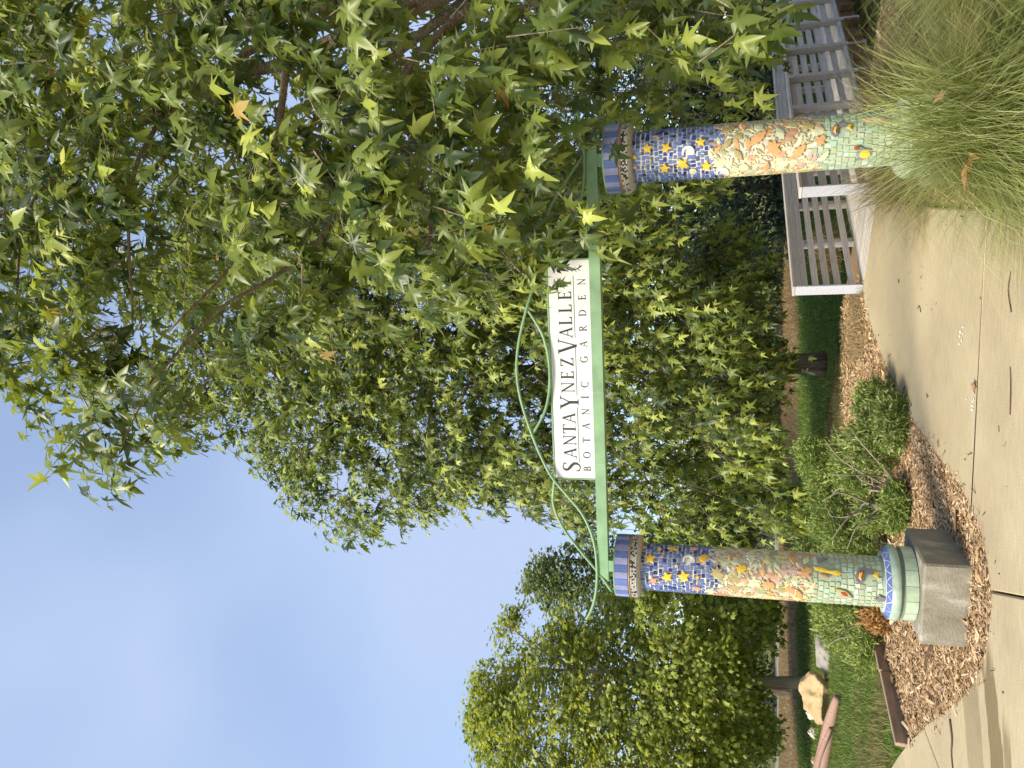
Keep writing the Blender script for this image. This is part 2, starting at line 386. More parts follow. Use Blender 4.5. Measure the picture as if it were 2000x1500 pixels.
# loose wood chips on the mulch beds
def chips(n, xr, yr, test, size, zoff=0.012):
    x = rng.uniform(*xr, n); y = rng.uniform(*yr, n); k = test(x, y); x, y = x[k], y[k]; n = len(x)
    z = ground_z(x, y) + rng.uniform(0.0, 0.02, n) + zoff
    ln = size * rng.lognormal(0, 0.45, n); wd = ln * rng.uniform(0.10, 0.32, n); yaw = rng.uniform(0, math.tau, n); pit = rng.normal(0, 0.28, n); roll = rng.normal(0, 0.5, n)
    d = np.stack([np.cos(yaw) * np.cos(pit), np.sin(yaw) * np.cos(pit), np.sin(pit)], -1)
    s = np.stack([-np.sin(yaw) * np.cos(roll), np.cos(yaw) * np.cos(roll), np.sin(roll)], -1)
    up_ = np.cross(d, s); c = np.stack([x, y, z], -1)
    a = d * ln[:, None] / 2; w = s * wd[:, None] / 2; h = up_ * (wd * 0.35)[:, None]
    V = np.stack([c - a - w, c - a * 0.9 + w, c + a + w * 0.5, c + a * 0.95 - w, c + h - a * 0.5, c + h + a * 0.6], 1).reshape(-1, 3)
    f = np.array([(0, 3, 5), (0, 5, 4), (3, 2, 5), (2, 1, 4), (2, 4, 5), (1, 0, 4)])
    F = (np.arange(n)[:, None, None] * 6 + f[None]).reshape(-1, 3)
    return V, F, np.repeat(rng.random(n), 6)
def join(*parts):
    V = []; F = []; Rr = []; k = 0
    for v, f, r_ in parts: V.append(v); F.append(f + k); Rr.append(r_); k += len(v)
    return np.concatenate(V), np.concatenate(F), np.concatenate(Rr)
def in_bed(x, y): return (~inside(PATH, x, y)) & (x > board_x(y) + 0.03) & (rng.random(len(x)) < 1 - smooth(11.2, 12.8, y))
def in_bed_r(x, y):
    d = (x - A0[0]) * DV[0] + (y - A0[1]) * DV[1]; n = (x - A0[0]) * NV[0] + (y - A0[1]) * NV[1]
    return (~inside(PATH, x, y)) & (x > 0.9) & ~((d > -0.25) & (n > -0.1) & (n < 1.6))
CHIP = stuffmat('wood_chips', [(0.0, '6e5238'), (0.15, '987652'), (0.45, 'b49570'), (0.7, 'caae86'), (0.9, 'dcc6a0'), (1.0, 'a48874')])
V, F, r_ = join(chips(52000, (-3.4, 0.6), (5.4, 8.2), in_bed, 0.030), chips(46000, (-3.2, 1.3), (8.0, 12.6), in_bed, 0.036), chips(22000, (1.0, 6.5), (3.5, 11), in_bed_r, 0.04),
                chips(500, (-3.4, 0.0), (5.4, 9.5), in_bed, 0.08, 0.025),
                chips(60000, (-3.4, 1.2), (5.3, 10.4), lambda x, y: inside(PATH, x, y) & (x < 1.0) & (rng.random(len(x)) < np.exp(-edge_dist(PATH, x, y) / 0.028) * 0.9), 0.026, 0.030))
o = obj('mulch_chips', tris('mulch_chips', V, F, r_), CHIP); o['kind'] = 'stuff'; o['label'] = 'tan shredded wood mulch covering the planting beds'; o['category'] = 'mulch'

# ------------------------------------------------------------------ gateway pillars
GA = Vector((-1.48, 6.30, 0)); GB = Vector((1.68, 5.75, 0)); GL = (GB - GA).length; GE = (GB - GA).normalized(); GN = Vector((GE.y, -GE.x, 0))   # GN points to the camera
GYAW = math.atan2(GE.y, GE.x)
grout_w = flat('pale_grout', 'd4d0c2', 0.9, 0.1, 25, 0.3)
grout_g = flat('grey_grout', 'a9a796', 0.9, 0.12, 25, 0.3)
def glaze(n, c, v=0.12): return flat('glaze_' + n, c, 0.28, v, 22, 0.05, spec=0.5, objvar=0.10)
def shaft_grout():
    mt, t, b, l = new_mat('shaft_grout'); tc = N(t, 'ShaderNodeTexCoord'); sp = N(t, 'ShaderNodeSeparateXYZ'); l(tc.outputs['Object'], sp.inputs[0])
    r = ramp(t, [(0.50, '9aa68c'), (0.56, 'bdbba6'), (0.82, 'c6c2b2'), (0.90, 'd4d0c4')]); mr = N(t, 'ShaderNodeMapRange'); mr.inputs[2].default_value = 2.0; l(sp.outputs[2], mr.inputs[0]); l(mr.outputs[0], r.inputs[0])
    nz = N(t, 'ShaderNodeTexNoise'); nz.inputs['Scale'].default_value = 30; l(tc.outputs['Object'], nz.inputs['Vector']); ov = N(t, 'ShaderNodeMix', data_type='RGBA', blend_type='OVERLAY'); ov.inputs[0].default_value = 0.3
    l(r.outputs[0], ov.inputs[6]); l(nz.outputs[0], ov.inputs[7]); l(ov.outputs[2], b.inputs['Base Color']); b.inputs['Roughness'].default_value = 0.9; return mt
SHAFTG = shaft_grout()
BLUES = [glaze('blue', '5b6ea6'), glaze('mid_blue', '6676a6'), glaze('light_blue', '6a7fb4'), glaze('navy', '1d2460'), glaze('slate', '4a5572'), glaze('cobalt', '2f3c88')]
GREENS = [glaze('celadon', 'abbc9e'), glaze('sage', 'abb598'), glaze('pale_green', 'b4c4a8'), glaze('mint', 'a6c0ac'), glaze('olive', 'abb08c'), glaze('white_green', 'd2dcc8')]
WHITE_G = glaze('white', 'e3e3d6')
YEL = glaze('yellow', 'e0b838'); PINK = glaze('pink', 'd69c80'); ORG = glaze('orange', 'cc9c68'); RUST = glaze('rust', 'b48c6c')
CREAM = glaze('cream', 'd2caa4'); KHAKI = glaze('khaki', 'ab9c66'); PALE = glaze('pale_leaf', 'c0c19c'); MAUVE = glaze('mauve', 'c0a494'); GREYG = glaze('grey', '7c7b80'); RED = glaze('red', 'a83a32'); TERRA = glaze('terracotta', 'c69a7c')
LEAFC = [CREAM, PALE, PALE, PALE, ORG, TERRA, KHAKI, CREAM, CREAM, MAUVE, glaze('olive_leaf', 'a6aa7c'), RUST, glaze('straw', 'd8c688'), glaze('sand', 'c8b896')]
unit_tile = {}
def tile_mesh(mat):
    if mat.name not in unit_tile:
        mb = MB(); V = []; F = []
        for z, s_ in ((-0.5, 0.5), (0.35, 0.5), (0.5, 0.46)): V += [(-s_, -s_, z), (s_, -s_, z), (s_, s_, z), (-s_, s_, z)]
        for r_ in range(2):
            for i in range(4): F.append((r_ * 4 + i, r_ * 4 + (i + 1) % 4, r_ * 4 + 4 + (i + 1) % 4, r_ * 4 + 4 + i))
        F.append((8, 9, 10, 11)); me = mb.add(V, F).mesh('tile'); me.materials.append(mat); unit_tile[mat.name] = me
    return unit_tile[mat.name]
def tile_matrix(th, z, w, h, thick, Rr, tilt=0.0):
    nrm = Vector((math.cos(th), math.sin(th), 0)); tx = Vector((-math.sin(th), math.cos(th), 0)); tz = Vector((0, 0, 1))
    c_, s_ = math.cos(tilt), math.sin(tilt); ax = tx * c_ + tz * s_; ay = tz * c_ - tx * s_
    mm = Matrix.Identity(4)
    for i in range(3): mm[i][0] = ax[i] * w; mm[i][1] = ay[i] * h; mm[i][2] = nrm[i] * thick
    p = nrm * (Rr + thick * 0.5 - (w * w) / (8 * Rr)); mm.translation = Vector((p.x, p.y, z)); return mm
def wrap(poly, th, z, Rr, thick, rot=0.0, center=(0, 0)):
    """flat outline (sideways, up) wrapped as a raised glazed piece on the round shaft"""
    n = len(poly); mb = MB(); c_, s_ = math.cos(rot), math.sin(rot)
    def P(x, y, r_):
        X = x * c_ - y * s_; Y = x * s_ + y * c_; a = th + X / Rr
        return (r_ * math.cos(a), r_ * math.sin(a), z + Y)
    V = [P(x, y, Rr - 0.002) for x, y in poly] + [P(x, y, Rr + thick * 0.75) for x, y in poly] + [P(center[0] + (x - center[0]) * 0.9, center[1] + (y - center[1]) * 0.9, Rr + thick) for x, y in poly] + [P(*center, Rr + thick * 1.25)]
    F = []
    for i in range(n):
        j = (i + 1) % n; F += [(i, j, n + j, n + i), (n + i, n + j, 2 * n + j, 2 * n + i), (2 * n + i, 2 * n + j, 3 * n)]
    return mb.add(V, F)
def star_poly(r_, k=5, inner=0.45, ph=0.0): return [(r_ * (1 if i % 2 == 0 else inner) * math.cos(ph + math.pi * i / k + math.pi / 2), r_ * (1 if i % 2 == 0 else inner) * math.sin(ph + math.pi * i / k + math.pi / 2)) for i in range(2 * k)]
def almond(l_, w_, n=6): return [(w_ * math.sin(math.pi * i / n) ** 0.9, -l_ + 2 * l_ * i / n) for i in range(n)] + [(-w_ * math.sin(math.pi * i / n) ** 0.9, l_ - 2 * l_ * i / n) for i in range(n)]
def lobed(r_, lobes=5, seed=0):
    rr = random.Random(seed); out = []
    for i in range(lobes * 2 + 1):
        a = R(-60) + (R(300)) * i / (lobes * 2); k = (1.0 if i % 2 == 0 else 0.55) * rr.uniform(0.85, 1.1); out.append((r_ * k * math.cos(a), r_ * k * math.sin(a)))
    out.append((0.05 * r_, -1.0 * r_)); return out
def oakleaf(l_, w_, seed=0):
    rr = random.Random(seed); right = []; n = 5
    for i in range(n * 2 + 1):
        y = -l_ + 2 * l_ * i / (2 * n); k = math.sin(math.pi * (i + 0.3) / (2 * n + 0.6)); right.append((w_ * k * (1.0 if i % 2 else 0.6) * rr.uniform(0.9, 1.1), y))
    return right + [(-x, y) for x, y in reversed(right)]
def crescent(r_):
    o = [(r_ * math.cos(a), r_ * math.sin(a)) for a in np.linspace(R(-20), R(200), 14)]
    i = [(r_ * 0.72 * math.cos(a), -r_ * 0.16 + r_ * 0.78 * math.sin(a)) for a in np.linspace(R(196), R(-16), 12)]
    return o, i
RS = 0.180; RT = 0.183
FE_L = [('starY',-1.01,2.217,0.052), ('starY',-1.73,2.081,0.051), ('starY',-1.65,1.954,0.054), ('starY',-0.41,2.047,0.043), ('starP',-1.93,2.188,0.042), ('starY',-0.48,2.270,0.020), ('starY',-0.51,2.148,0.022), ('starP',-0.90,2.122,0.018), ('starY',-1.64,1.850,0.021), ('starW',-1.25,2.010,0.020), ('starW',-0.62,1.754,0.022), ('moon',-0.99,1.918,0.047), ('saturn',-0.85,1.808,0.051), ('oval',-0.35,1.884,0.027), ('oval',-2.18,1.860,0.030), ('sunK',-1.42,1.704,0.056), ('leafO',-0.70,1.607,0.036),
 ('sunO',-1.20,1.070,0.054), ('sunO',-1.78,1.337,0.055), ('sunY',-1.21,1.526,0.044), ('leafG',-0.60,1.452,0.071), ('salamander',-1.08,0.914,0.097), ('stripe',-1.28,0.937,0.040), ('avocado',-1.92,0.799,0.068), ('fish',-1.14,0.647,0.079), ('shell',-2.06,0.554,0.039), ('wing',-0.58,0.939,0.040), ('leafG',-0.63,1.053,0.041), ('leafO',-0.59,1.151,0.052), ('leafO',-2.12,1.112,0.052), ('leafO',-1.24,1.370,0.041), ('leafG',-0.99,1.264,0.035)]
FE_R = [('starY',-1.55,2.177,0.043), ('starY',-1.57,2.044,0.044), ('starY',-2.34,2.059,0.044), ('starY',-2.22,1.932,0.052), ('starY',-2.37,1.768,0.046), ('starY',-1.47,1.805,0.040), ('starY',-1.82,2.270,0.022), ('starY',-1.97,2.156,0.015), ('starW',-2.29,2.195,0.020), ('starP',-2.21,2.270,0.022), ('starP',-1.07,2.119,0.020), ('starW',-1.79,1.735,0.023), ('moon',-1.81,1.893,0.044), ('moon',-2.72,1.661,0.045), ('disc',-2.57,1.862,0.027),
 ('leafO',-1.49,1.422,0.072), ('sunO',-1.88,1.325,0.066), ('leafO',-2.11,1.161,0.068), ('sunK',-1.18,1.106,0.050), ('sunO',-1.78,1.019,0.044), ('leafG',-2.34,0.991,0.047), ('leafK',-1.06,1.624,0.055), ('leafK',-1.63,1.630,0.048), ('leafK',-2.03,1.554,0.048), ('disc',-2.58,1.513,0.034), ('leafO',-2.61,1.361,0.043), ('fish',-1.40,0.894,0.064), ('bird',-2.29,0.747,0.070), ('lizard',-1.14,0.672,0.081), ('leafO',-0.86,1.519,0.049), ('disc',-1.02,1.415,0.033), ('leafO',-1.69,1.485,0.042), ('leafG',-1.38,1.274,0.048)]
CONC_B = None
def block_mat():
    mt, t, b, l = new_mat('cast_concrete')
    tc = N(t, 'ShaderNodeTexCoord'); n1 = N(t, 'ShaderNodeTexNoise'); n1.inputs['Scale'].default_value = 6.0; n1.inputs['Detail'].default_value = 10; n1.inputs['Roughness'].default_value = 0.72
    mp = N(t, 'ShaderNodeMapping'); mp.inputs['Scale'].default_value = (1, 1, 0.5); l(tc.outputs['Object'], mp.inputs[0]); l(mp.outputs[0], n1.inputs['Vector'])
    r = ramp(t, [(0.30, '787262'), (0.46, '8a8472'), (0.56, '948e7e'), (0.62, 'a8a394'), (0.74, 'b8b4a8')]); l(n1.outputs[0], r.inputs[0]); l(r.outputs[0], b.inputs['Base Color'])
    b.inputs['Roughness'].default_value = 1.0; b.inputs['Specular IOR Level'].default_value = 0.05
    n2 = N(t, 'ShaderNodeTexNoise'); n2.inputs['Scale'].default_value = 70; l(tc.outputs['Object'], n2.inputs['Vector'])
    bp = N(t, 'ShaderNodeBump'); bp.inputs['Strength'].default_value = 0.5; bp.inputs['Distance'].default_value = 0.012; l(n2.outputs[0], bp.inputs['Height']); l(bp.outputs[0], b.inputs['Normal']); return mt
BLOCK = block_mat()
GREEN_P = flat('green_painted_steel', '7fa076', 0.5, 0.16, 7, 0.08, bscale=60)
SPECK = None
def front(th, facing): return math.cos(th - facing)
def make_pillar(loc, label, feats, seed, yaw_block):
    rr = random.Random(seed); facing = math.atan2(-loc[1], -loc[0])
    root = thing('gateway_pillar', label, 'pillar', loc, 'mosaic pillars of the gateway')
    bo = MB().box((0, 0, 0.11), (0.62, 0.64, 0.40), bev=0.014).build('base_block', BLOCK, root); bo.rotation_euler.z = yaw_block
    zb = 0.31
    base = MB().lathe([(0.0, zb - 0.005), (0.262, zb), (0.262, zb + 0.09), (0.250, zb + 0.098), (0.255, zb + 0.105), (0.272, zb + 0.12), (0.272, zb + 0.155), (0.255, zb + 0.18), (0.235, zb + 0.20), (0.19, zb + 0.205)], 56).build('base_ring', flat('dark_green_grout', '6f7a68', 0.8, 0.1), root)
    nr = 15
    for k in range(nr):          # wide pale green tiles round the foot
        th = facing + math.tau * (k + 0.3) / nr; n = 5; V = []; F = []; da = math.tau / nr * 0.487
        for zz, r_ in ((zb + 0.004, 0.258), (zb + 0.006, 0.269), (zb + 0.086, 0.269), (zb + 0.088, 0.258)):
            for i in range(n + 1):
                a = th - da + 2 * da * i / n; V.append((r_ * math.cos(a), r_ * math.sin(a), zz))
        for j in range(3):
            for i in range(n): F.append((j * (n + 1) + i, j * (n + 1) + i + 1, (j + 1) * (n + 1) + i + 1, (j + 1) * (n + 1) + i))
        MB().add(V, F).build('ring_tile', GREENS[(2, 0, 2, 2, 0)[k % 5]], base)
    MB().lathe([(0.2715, zb + 0.118), (0.279, zb + 0.126), (0.279, zb + 0.152), (0.266, zb + 0.176), (0.262, zb + 0.180)], 56).build('rim', glaze('grey_green', '9fb09c'), base)
    MB().lathe([(0.263, zb + 0.178), (0.258, zb + 0.1845), (0.236, zb + 0.2045), (0.19, zb + 0.2075)], 56).build('zigzag_bed', glaze('zigzag_white', 'd8d8d0'), base)
    nt_ = 34; zm = BLUES[0] if seed == 3 else GREENS[2]
    for k in range(nt_):         # blue zigzag
        th = facing + math.tau * k / nt_; up_ = k % 2 == 0; da = math.tau / nt_ * 0.78
        lo = (0.264, zb + 0.179); hi = (0.232, zb + 0.207)
        A_, B_ = (lo, hi) if up_ else (hi, lo)
        pts = [(A_[0], th - da, A_[1]), (A_[0], th + da, A_[1]), (B_[0], th, B_[1])]
        top = [(r_ * math.cos(a), r_ * math.sin(a), z + 0.004) for r_, a, z in pts]; bot = [(r_ * math.cos(a), r_ * math.sin(a), z - 0.004) for r_, a, z in pts]
        F = [(0, 1, 2), (0, 3, 4, 1), (1, 4, 5, 2), (2, 5, 3, 0)] if up_ else [(2, 1, 0), (1, 4, 3, 0), (2, 5, 4, 1), (0, 3, 5, 2)]
        if front(th, facing) > -0.1: MB().add(top + bot, F).build('zigzag_tile', zm, base)
    shaft = MB().lathe([(RS + 0.012, zb + 0.19), (RS, zb + 0.22), (RS, 1.72), (RS, 2.31)], 64).build('shaft', SHAFTG, root)
    # glazed reliefs first, so that the tiles can leave room for them
    taken = []
    for k, (kind, th, z, r_) in enumerate(feats):
        jit = rr.uniform(-0.5, 0.5); nm = 'relief'
        def put(poly, mat, name, lift=0.0, rot=0.0, ce=(0, 0), par=shaft, tk=0.007): return wrap(poly, th, z, RT + lift, tk, rot, ce).build(name, mat, par)
        if kind.startswith('star'):
            put(star_poly(r_, 5, 0.46, jit), {'Y': YEL, 'P': PINK, 'W': CREAM}[kind[4]], 'star', 0.006)
        elif kind == 'moon':
            oo, ii = crescent(r_); n = len(oo); mb = MB(); V = []; F = []
            ring = []
            for i in range(n):
                j = min(len(ii) - 1, int(round((n - 1 - i) * (len(ii) - 1) / (n - 1)))); ring.append((oo[i], ii[j]))
            for lift in (0.0, 0.014):
                for (a, b_) in ring:
                    for p in (a, b_):
                        ang = th + p[1] / RT; V.append(((RT + lift) * math.cos(ang), (RT + lift) * math.sin(ang), z - p[0]))
            m2 = 2 * n
            for i in range(n - 1):
                F += [(m2 + 2 * i, m2 + 2 * i + 1, m2 + 2 * i + 3, m2 + 2 * i + 2), (2 * i, m2 + 2 * i, m2 + 2 * i + 2, 2 * i + 2), (2 * i + 1, 2 * i + 3, m2 + 2 * i + 3, m2 + 2 * i + 1)]
            rot90 = mb.add(V, F).build('moon', WHITE_G, shaft)
        elif kind == 'saturn':
            put(almond(r_ * 1.25, r_ * 0.42), ORG, 'ringed_planet', 0.004, R(38)); put([(r_ * 0.55 * math.cos(a), r_ * 0.62 * math.sin(a)) for a in np.linspace(0, math.tau, 12, endpoint=False)], YEL, 'ringed_planet', 0.009, R(38))
        elif kind == 'oval': put([(r_ * 0.75 * math.cos(a), r_ * 1.1 * math.sin(a)) for a in np.linspace(0, math.tau, 12, endpoint=False)], PINK, 'oval', 0.006)
        elif kind == 'disc': put([(r_ * math.cos(a), r_ * math.sin(a)) for a in np.linspace(0, math.tau, 14, endpoint=False)], PALE, 'disc', 0.004)
        elif kind.startswith('sun'): put(lobed(r_, 6, k), {'O': ORG, 'K': KHAKI, 'Y': YEL}[kind[3]], 'ceramic_leaf', 0.005, jit * 2)
        elif kind.startswith('leaf'): put(oakleaf(r_, r_ * 0.55, k), {'O': ORG, 'K': KHAKI, 'G': PALE}[kind[4]], 'ceramic_leaf', 0.005, R(70) + jit * 2)
        elif kind == 'fish':
            put([(x * r_, y * r_) for x, y in [(-0.9, 0.55), (-0.55, 0.95), (0.0, 0.95), (0.5, 0.6), (0.75, 0.1), (0.6, -0.5), (0.1, -1.0), (0.15, -0.5), (0.25, 0.0), (-0.2, 0.25), (-0.6, 0.25)]], GREYG, 'fish', 0.004, ce=(0.1 * r_, 0.45 * r_))
            put([(x * r_, y * r_) for x, y in [(-0.6, 0.45), (-0.3, 0.78), (0.2, 0.7), (0.45, 0.3), (0.2, 0.2), (-0.2, 0.38)]], RED, 'fish_flank', 0.009, ce=(0, 0.5 * r_))
            put([(x * r_, y * r_) for x, y in [(-0.5, 0.48), (-0.25, 0.7), (0.15, 0.62), (0.3, 0.35), (0.1, 0.32), (-0.15, 0.45)]], YEL, 'fish_flank', 0.013, ce=(0, 0.52 * r_))
            put([(x * r_, y * r_) for x, y in [(0.0, -0.55), (0.35, -0.75), (0.35, -1.15), (0.0, -0.95), (-0.3, -1.1)]], YEL, 'fish_tail', 0.008, ce=(0.1 * r_, -0.85 * r_))
        elif kind == 'salamander': put([(x * r_, y * r_) for x, y in [(0.05, 1.0), (0.16, 0.6), (0.14, 0.1), (0.08, -0.3), (0.25, -0.7), (0.1, -1.0), (-0.1, -0.9), (-0.1, -0.3), (-0.15, 0.3), (-0.1, 0.8)]], YEL, 'salamander', 0.006, R(-12))
        elif kind == 'stripe': put(almond(r_, r_ * 0.3), RUST, 'ceramic_leaf', 0.006, R(-15))
        elif kind == 'avocado': put(almond(r_, r_ * 0.36), KHAKI, 'ceramic_leaf', 0.005, R(-30)); put(almond(r_ * 0.42, r_ * 0.2), RED, 'seed', 0.010, R(-30))
        elif kind == 'shell': put(lobed(r_, 4, k), GREYG, 'shell', 0.005)
        elif kind == 'wing': put([(x * r_, y * r_) for x, y in [(-0.6, 0.8), (0.5, 0.6), (0.6, -0.9), (0.2, -0.4), (-0.2, 0.1)]], GREYG, 'wing', 0.005)
        elif kind == 'bird':
            put([(x * r_, y * r_) for x, y in [(-1.0, 0.7), (-0.5, 0.35), (0.0, 0.55), (0.55, 0.75), (0.65, 0.35), (0.35, -0.1), (0.25, -0.7), (-0.35, -0.8), (-0.75, -0.2)]], GREYG, 'bird', 0.004)
            put([(r_ * 0.42 * math.cos(a) - 0.2 * r_, r_ * 0.5 * math.sin(a) - 0.15 * r_) for a in np.linspace(0, math.tau, 10, endpoint=False)], YEL, 'bird_breast', 0.009, ce=(-0.2 * r_, -0.15 * r_))
            put([(r_ * 0.22 * math.cos(a) + 0.5 * r_, r_ * 0.26 * math.sin(a) + 0.62 * r_) for a in np.linspace(0, math.tau, 9, endpoint=False)], RED, 'bird_head', 0.009, ce=(0.5 * r_, 0.62 * r_))
        elif kind == 'lizard':
            put([(x * r_, y * r_) for x, y in [(0.35, 1.0), (0.15, 0.6), (0.28, 0.1), (0.1, -0.4), (-0.35, -1.0), (-0.45, -0.6), (-0.25, 0.0), (-0.15, 0.5), (0.05, 0.85)]], TERRA, 'lizard', 0.005, R(8))
            put(almond(r_ * 0.38, r_ * 0.15), PALE, 'lizard_back', 0.010, R(-6))
        taken.append((th, z, r_ * (0.62 if kind[:4] in ('star',) else 0.8)))
    def free(th, z, m_=0.0):
        for t_, zz, r_ in taken:
            d = (th - t_ + math.pi) % math.tau - math.pi
            if (d * RT) ** 2 + (z - zz) ** 2 < (r_ + m_) ** 2: return False
        return True
    edge_t = lambda th: 1.685 + 0.05 * math.sin(th * 3 + seed) + 0.03 * math.sin(th * 7.3 + 1)
    edge_b = lambda th: 1.03 + 0.035 * math.sin(th * 4 + seed * 2) + 0.02 * math.sin(th * 9)
    tiles = []
    def rows(z0, z1, hs, ws, mats, wts, thick, ok):
        z = z0
        while z < z1:
            h = rr.uniform(*hs); th = rr.uniform(0, 0.3); end = th + math.tau
            while th < end - 0.05:
                w = rr.uniform(*ws); a = w / RT; c_ = th + a / 2
                if ok(c_, z + h / 2) and free(c_, z + h / 2, -0.004):
                    tiles.append((c_ + rr.uniform(-0.012, 0.012), z + h / 2 + rr.uniform(-0.005, 0.005), w * rr.uniform(0.66, 0.86), h * rr.uniform(0.62, 0.90), thick * rr.uniform(0.8, 1.25), rr.gauss(0, 0.10), rr.choices(mats, wts)[0]))
                th += a
            z += h
    rows(zb + 0.225, 1.10, (0.036, 0.046), (0.034, 0.052), GREENS, (4, 4, 3, 2, 3, 1.2), 0.006, lambda a, z: z < edge_b(a))
    rows(1.58, 2.295, (0.026, 0.038), (0.024, 0.042), BLUES, (5, 5, 3, 1.6, 2.2, 1.6), 0.006, lambda a, z: z > edge_t(a))
    tiles.sort(key=lambda q_: -front(q_[0], facing) * q_[2] * q_[3])
    for q_ in tiles[:300]:
        o = obj('tile', tile_mesh(q_[6]), None, shaft); o.matrix_local = tile_matrix(q_[0], q_[1], q_[2], q_[3], q_[4], RS, q_[5])
    for gi, mats in enumerate((GREENS, BLUES)):
        mset = {mt_.name: i for i, mt_ in enumerate(mats)}; mb = MB(); mi = []
        for q_ in tiles[300:]:
            if q_[6].name not in mset: continue
            M_ = tile_matrix(q_[0], q_[1], q_[2], q_[3], q_[4], RS, q_[5]); me = tile_mesh(q_[6])
            mb.add([M_ @ v.co for v in me.vertices], [tuple(p.vertices) for p in me.polygons]); mi += [mset[q_[6].name]] * len(me.polygons)
        me = mb.mesh('small_tiles')
        for mt_ in mats: me.materials.append(mt_)
        me.polygons.foreach_set('material_index', mi); o = obj('small_tiles', me, None, shaft); o['kind'] = 'stuff'
    # leaf belt: big lobed leaves, then smaller ones, then slivers in what room is left
    pieces = []
    def leaf_try(n, rs, fn, gapf):
        for _ in range(n):
            th = rr.uniform(-math.pi, math.pi); z = rr.uniform(0.97, 1.78); r_ = rr.uniform(*rs)
            if not (edge_b(th) + r_ * 0.3 < z < edge_t(th) + 0.02) or not free(th, z, r_ * gapf): continue
            taken.append((th, z, r_ * gapf)); pieces.append((th, z, r_, fn))
    leaf_try(160, (0.034, 0.05), 'lobed', 0.60); leaf_try(700, (0.026, 0.038), 'oak', 0.50); leaf_try(2500, (0.014, 0.022), 'almond', 0.55); leaf_try(2500, (0.009, 0.013), 'almond', 0.6)
    pieces.sort(key=lambda q_: -front(q_[0], facing) * q_[2]); rest = {}
    for i, (th, z, r_, fn) in enumerate(pieces):
        rot = rr.uniform(0, math.tau); mt_ = rr.choice(LEAFC)
        poly = lobed(r_ * 1.15, 5, i) if fn == 'lobed' else oakleaf(r_ * 1.25, r_ * 0.6, i) if fn == 'oak' else almond(r_ * 1.3, r_ * 0.5, 4)
        mb = wrap(poly, th, z, RS, 0.007, rot)
        if i < 260: mb.build('ceramic_leaf', mt_, shaft)
        else: rest.setdefault(mt_.name, (mt_, MB()))[1].add(mb.v, mb.f)
    for mt_, mb in rest.values(): mb.build('small_ceramic_leaves', mt_, shaft)['kind'] = 'stuff'
    # cap
    cap = MB().lathe([(RS - 0.01, 2.285), (0.205, 2.288), (0.232, 2.298), (0.246, 2.316), (0.246, 2.366), (0.250, 2.372), (0.243, 2.378), (0.243, 2.490), (0.0, 2.492)], 56).build('cap', flat('cap_grout', 'aaa79c', 0.8, 0.15, 40, 0.3), root)
    MB().lathe([(0.247, 2.366), (0.2535, 2.371), (0.2535, 2.376), (0.246, 2.380)], 56).build('band', glaze('ochre_line', 'a07a52'), cap)
    ns = 28
    for k in range(ns):
        th = facing + math.tau * (k + 0.5) / ns; da = math.tau / ns * 0.478; V = []; F = []; n = 3
        for zz, r_ in ((2.382, 0.240), (2.384, 0.2505), (2.485, 0.2505), (2.487, 0.240)):
            for i in range(n + 1):
                a = th - da + 2 * da * i / n; V.append((r_ * math.cos(a), r_ * math.sin(a), zz))
        for j in range(3):
            for i in range(n): F.append((j * (n + 1) + i, j * (n + 1) + i + 1, (j + 1) * (n + 1) + i + 1, (j + 1) * (n + 1) + i))
        MB().add(V, F).build('stripe_tile', BLUES[0] if k % 2 else LAV, cap)
    mbw, mbk = MB(), MB()
    for row, (zz, rad) in enumerate(((2.357, 0.2465), (2.345, 0.2465), (2.333, 0.2465), (2.321, 0.2465))):
        for k in range(110):
            th = math.tau * (k + 0.5 * (row % 2)) / 110; M_ = tile_matrix(th, zz, 0.0115, 0.0095, 0.003, rad, 0); me = tile_mesh(WHITE_G)
            (mbk if rr.random() < 0.30 else mbw).add([M_ @ v.co for v in me.vertices], [tuple(p.vertices) for p in me.polygons])
    mbw.build('speckle_tiles', glaze('chalk', 'c4beb0'), cap)['kind'] = 'stuff'; mbk.build('speckle_tiles', glaze('black', '24242a'), cap)['kind'] = 'stuff'
    MB().lathe([(0.0, 2.486), (0.247, 2.487), (0.247, 2.497), (0.0, 2.498)], 48, smooth=False).build('top_plate', GREEN_P, cap)
    return root
LAV = glaze('lavender', '8f92b4')
make_pillar(GA, 'mosaic pillar on its square concrete block in the mulch beside the walk', FE_L, 3, R(-13))
make_pillar(GB, 'mosaic pillar rising out of tall grass in front of the wooden bridge', FE_R, 8, R(-8))

# ------------------------------------------------------------------ gateway sign
gate = thing('gateway_sign', 'white name board with green beam and curved rods spanning the two pillars', 'sign', (GA.x, GA.y, 0)); gate.rotation_euler.z = GYAW
# local frame: x along the gate, -y to the camera, z up
def gbox(name, s0, s1, z0, z1, d, mat, y=0.0, par=None): return MB().box(((s0 + s1) / 2, y, (z0 + z1) / 2), (s1 - s0, d, z1 - z0), bev=0.003).build(name, mat, par or gate)
bx = MB(); P = []
for y in (-0.045, 0.045): P += [(-0.135, y, 2.565), (GL + 0.135, y, 2.565), (GL + 0.06, y, 2.650), (-0.06, y, 2.650)]
bx.add(P, [(0, 1, 2, 3), (7, 6, 5, 4), (0, 4, 5, 1), (3, 2, 6, 7), (0, 3, 7, 4), (1, 5, 6, 2)]).build('beam', GREEN_P, gate)
for s_ in (0.0, GL): gbox('post', s_ - 0.048, s_ + 0.048, 2.494, 2.566, 0.085, GREEN_P)
seam = flat('pale_seam', '9dbb94', 0.6)
for s_ in (0.86, 1.44, 2.62): MB().box((s_, -0.0455, 2.6075), (0.004, 0.002, 0.083)).build('weld_seam', seam, gate)
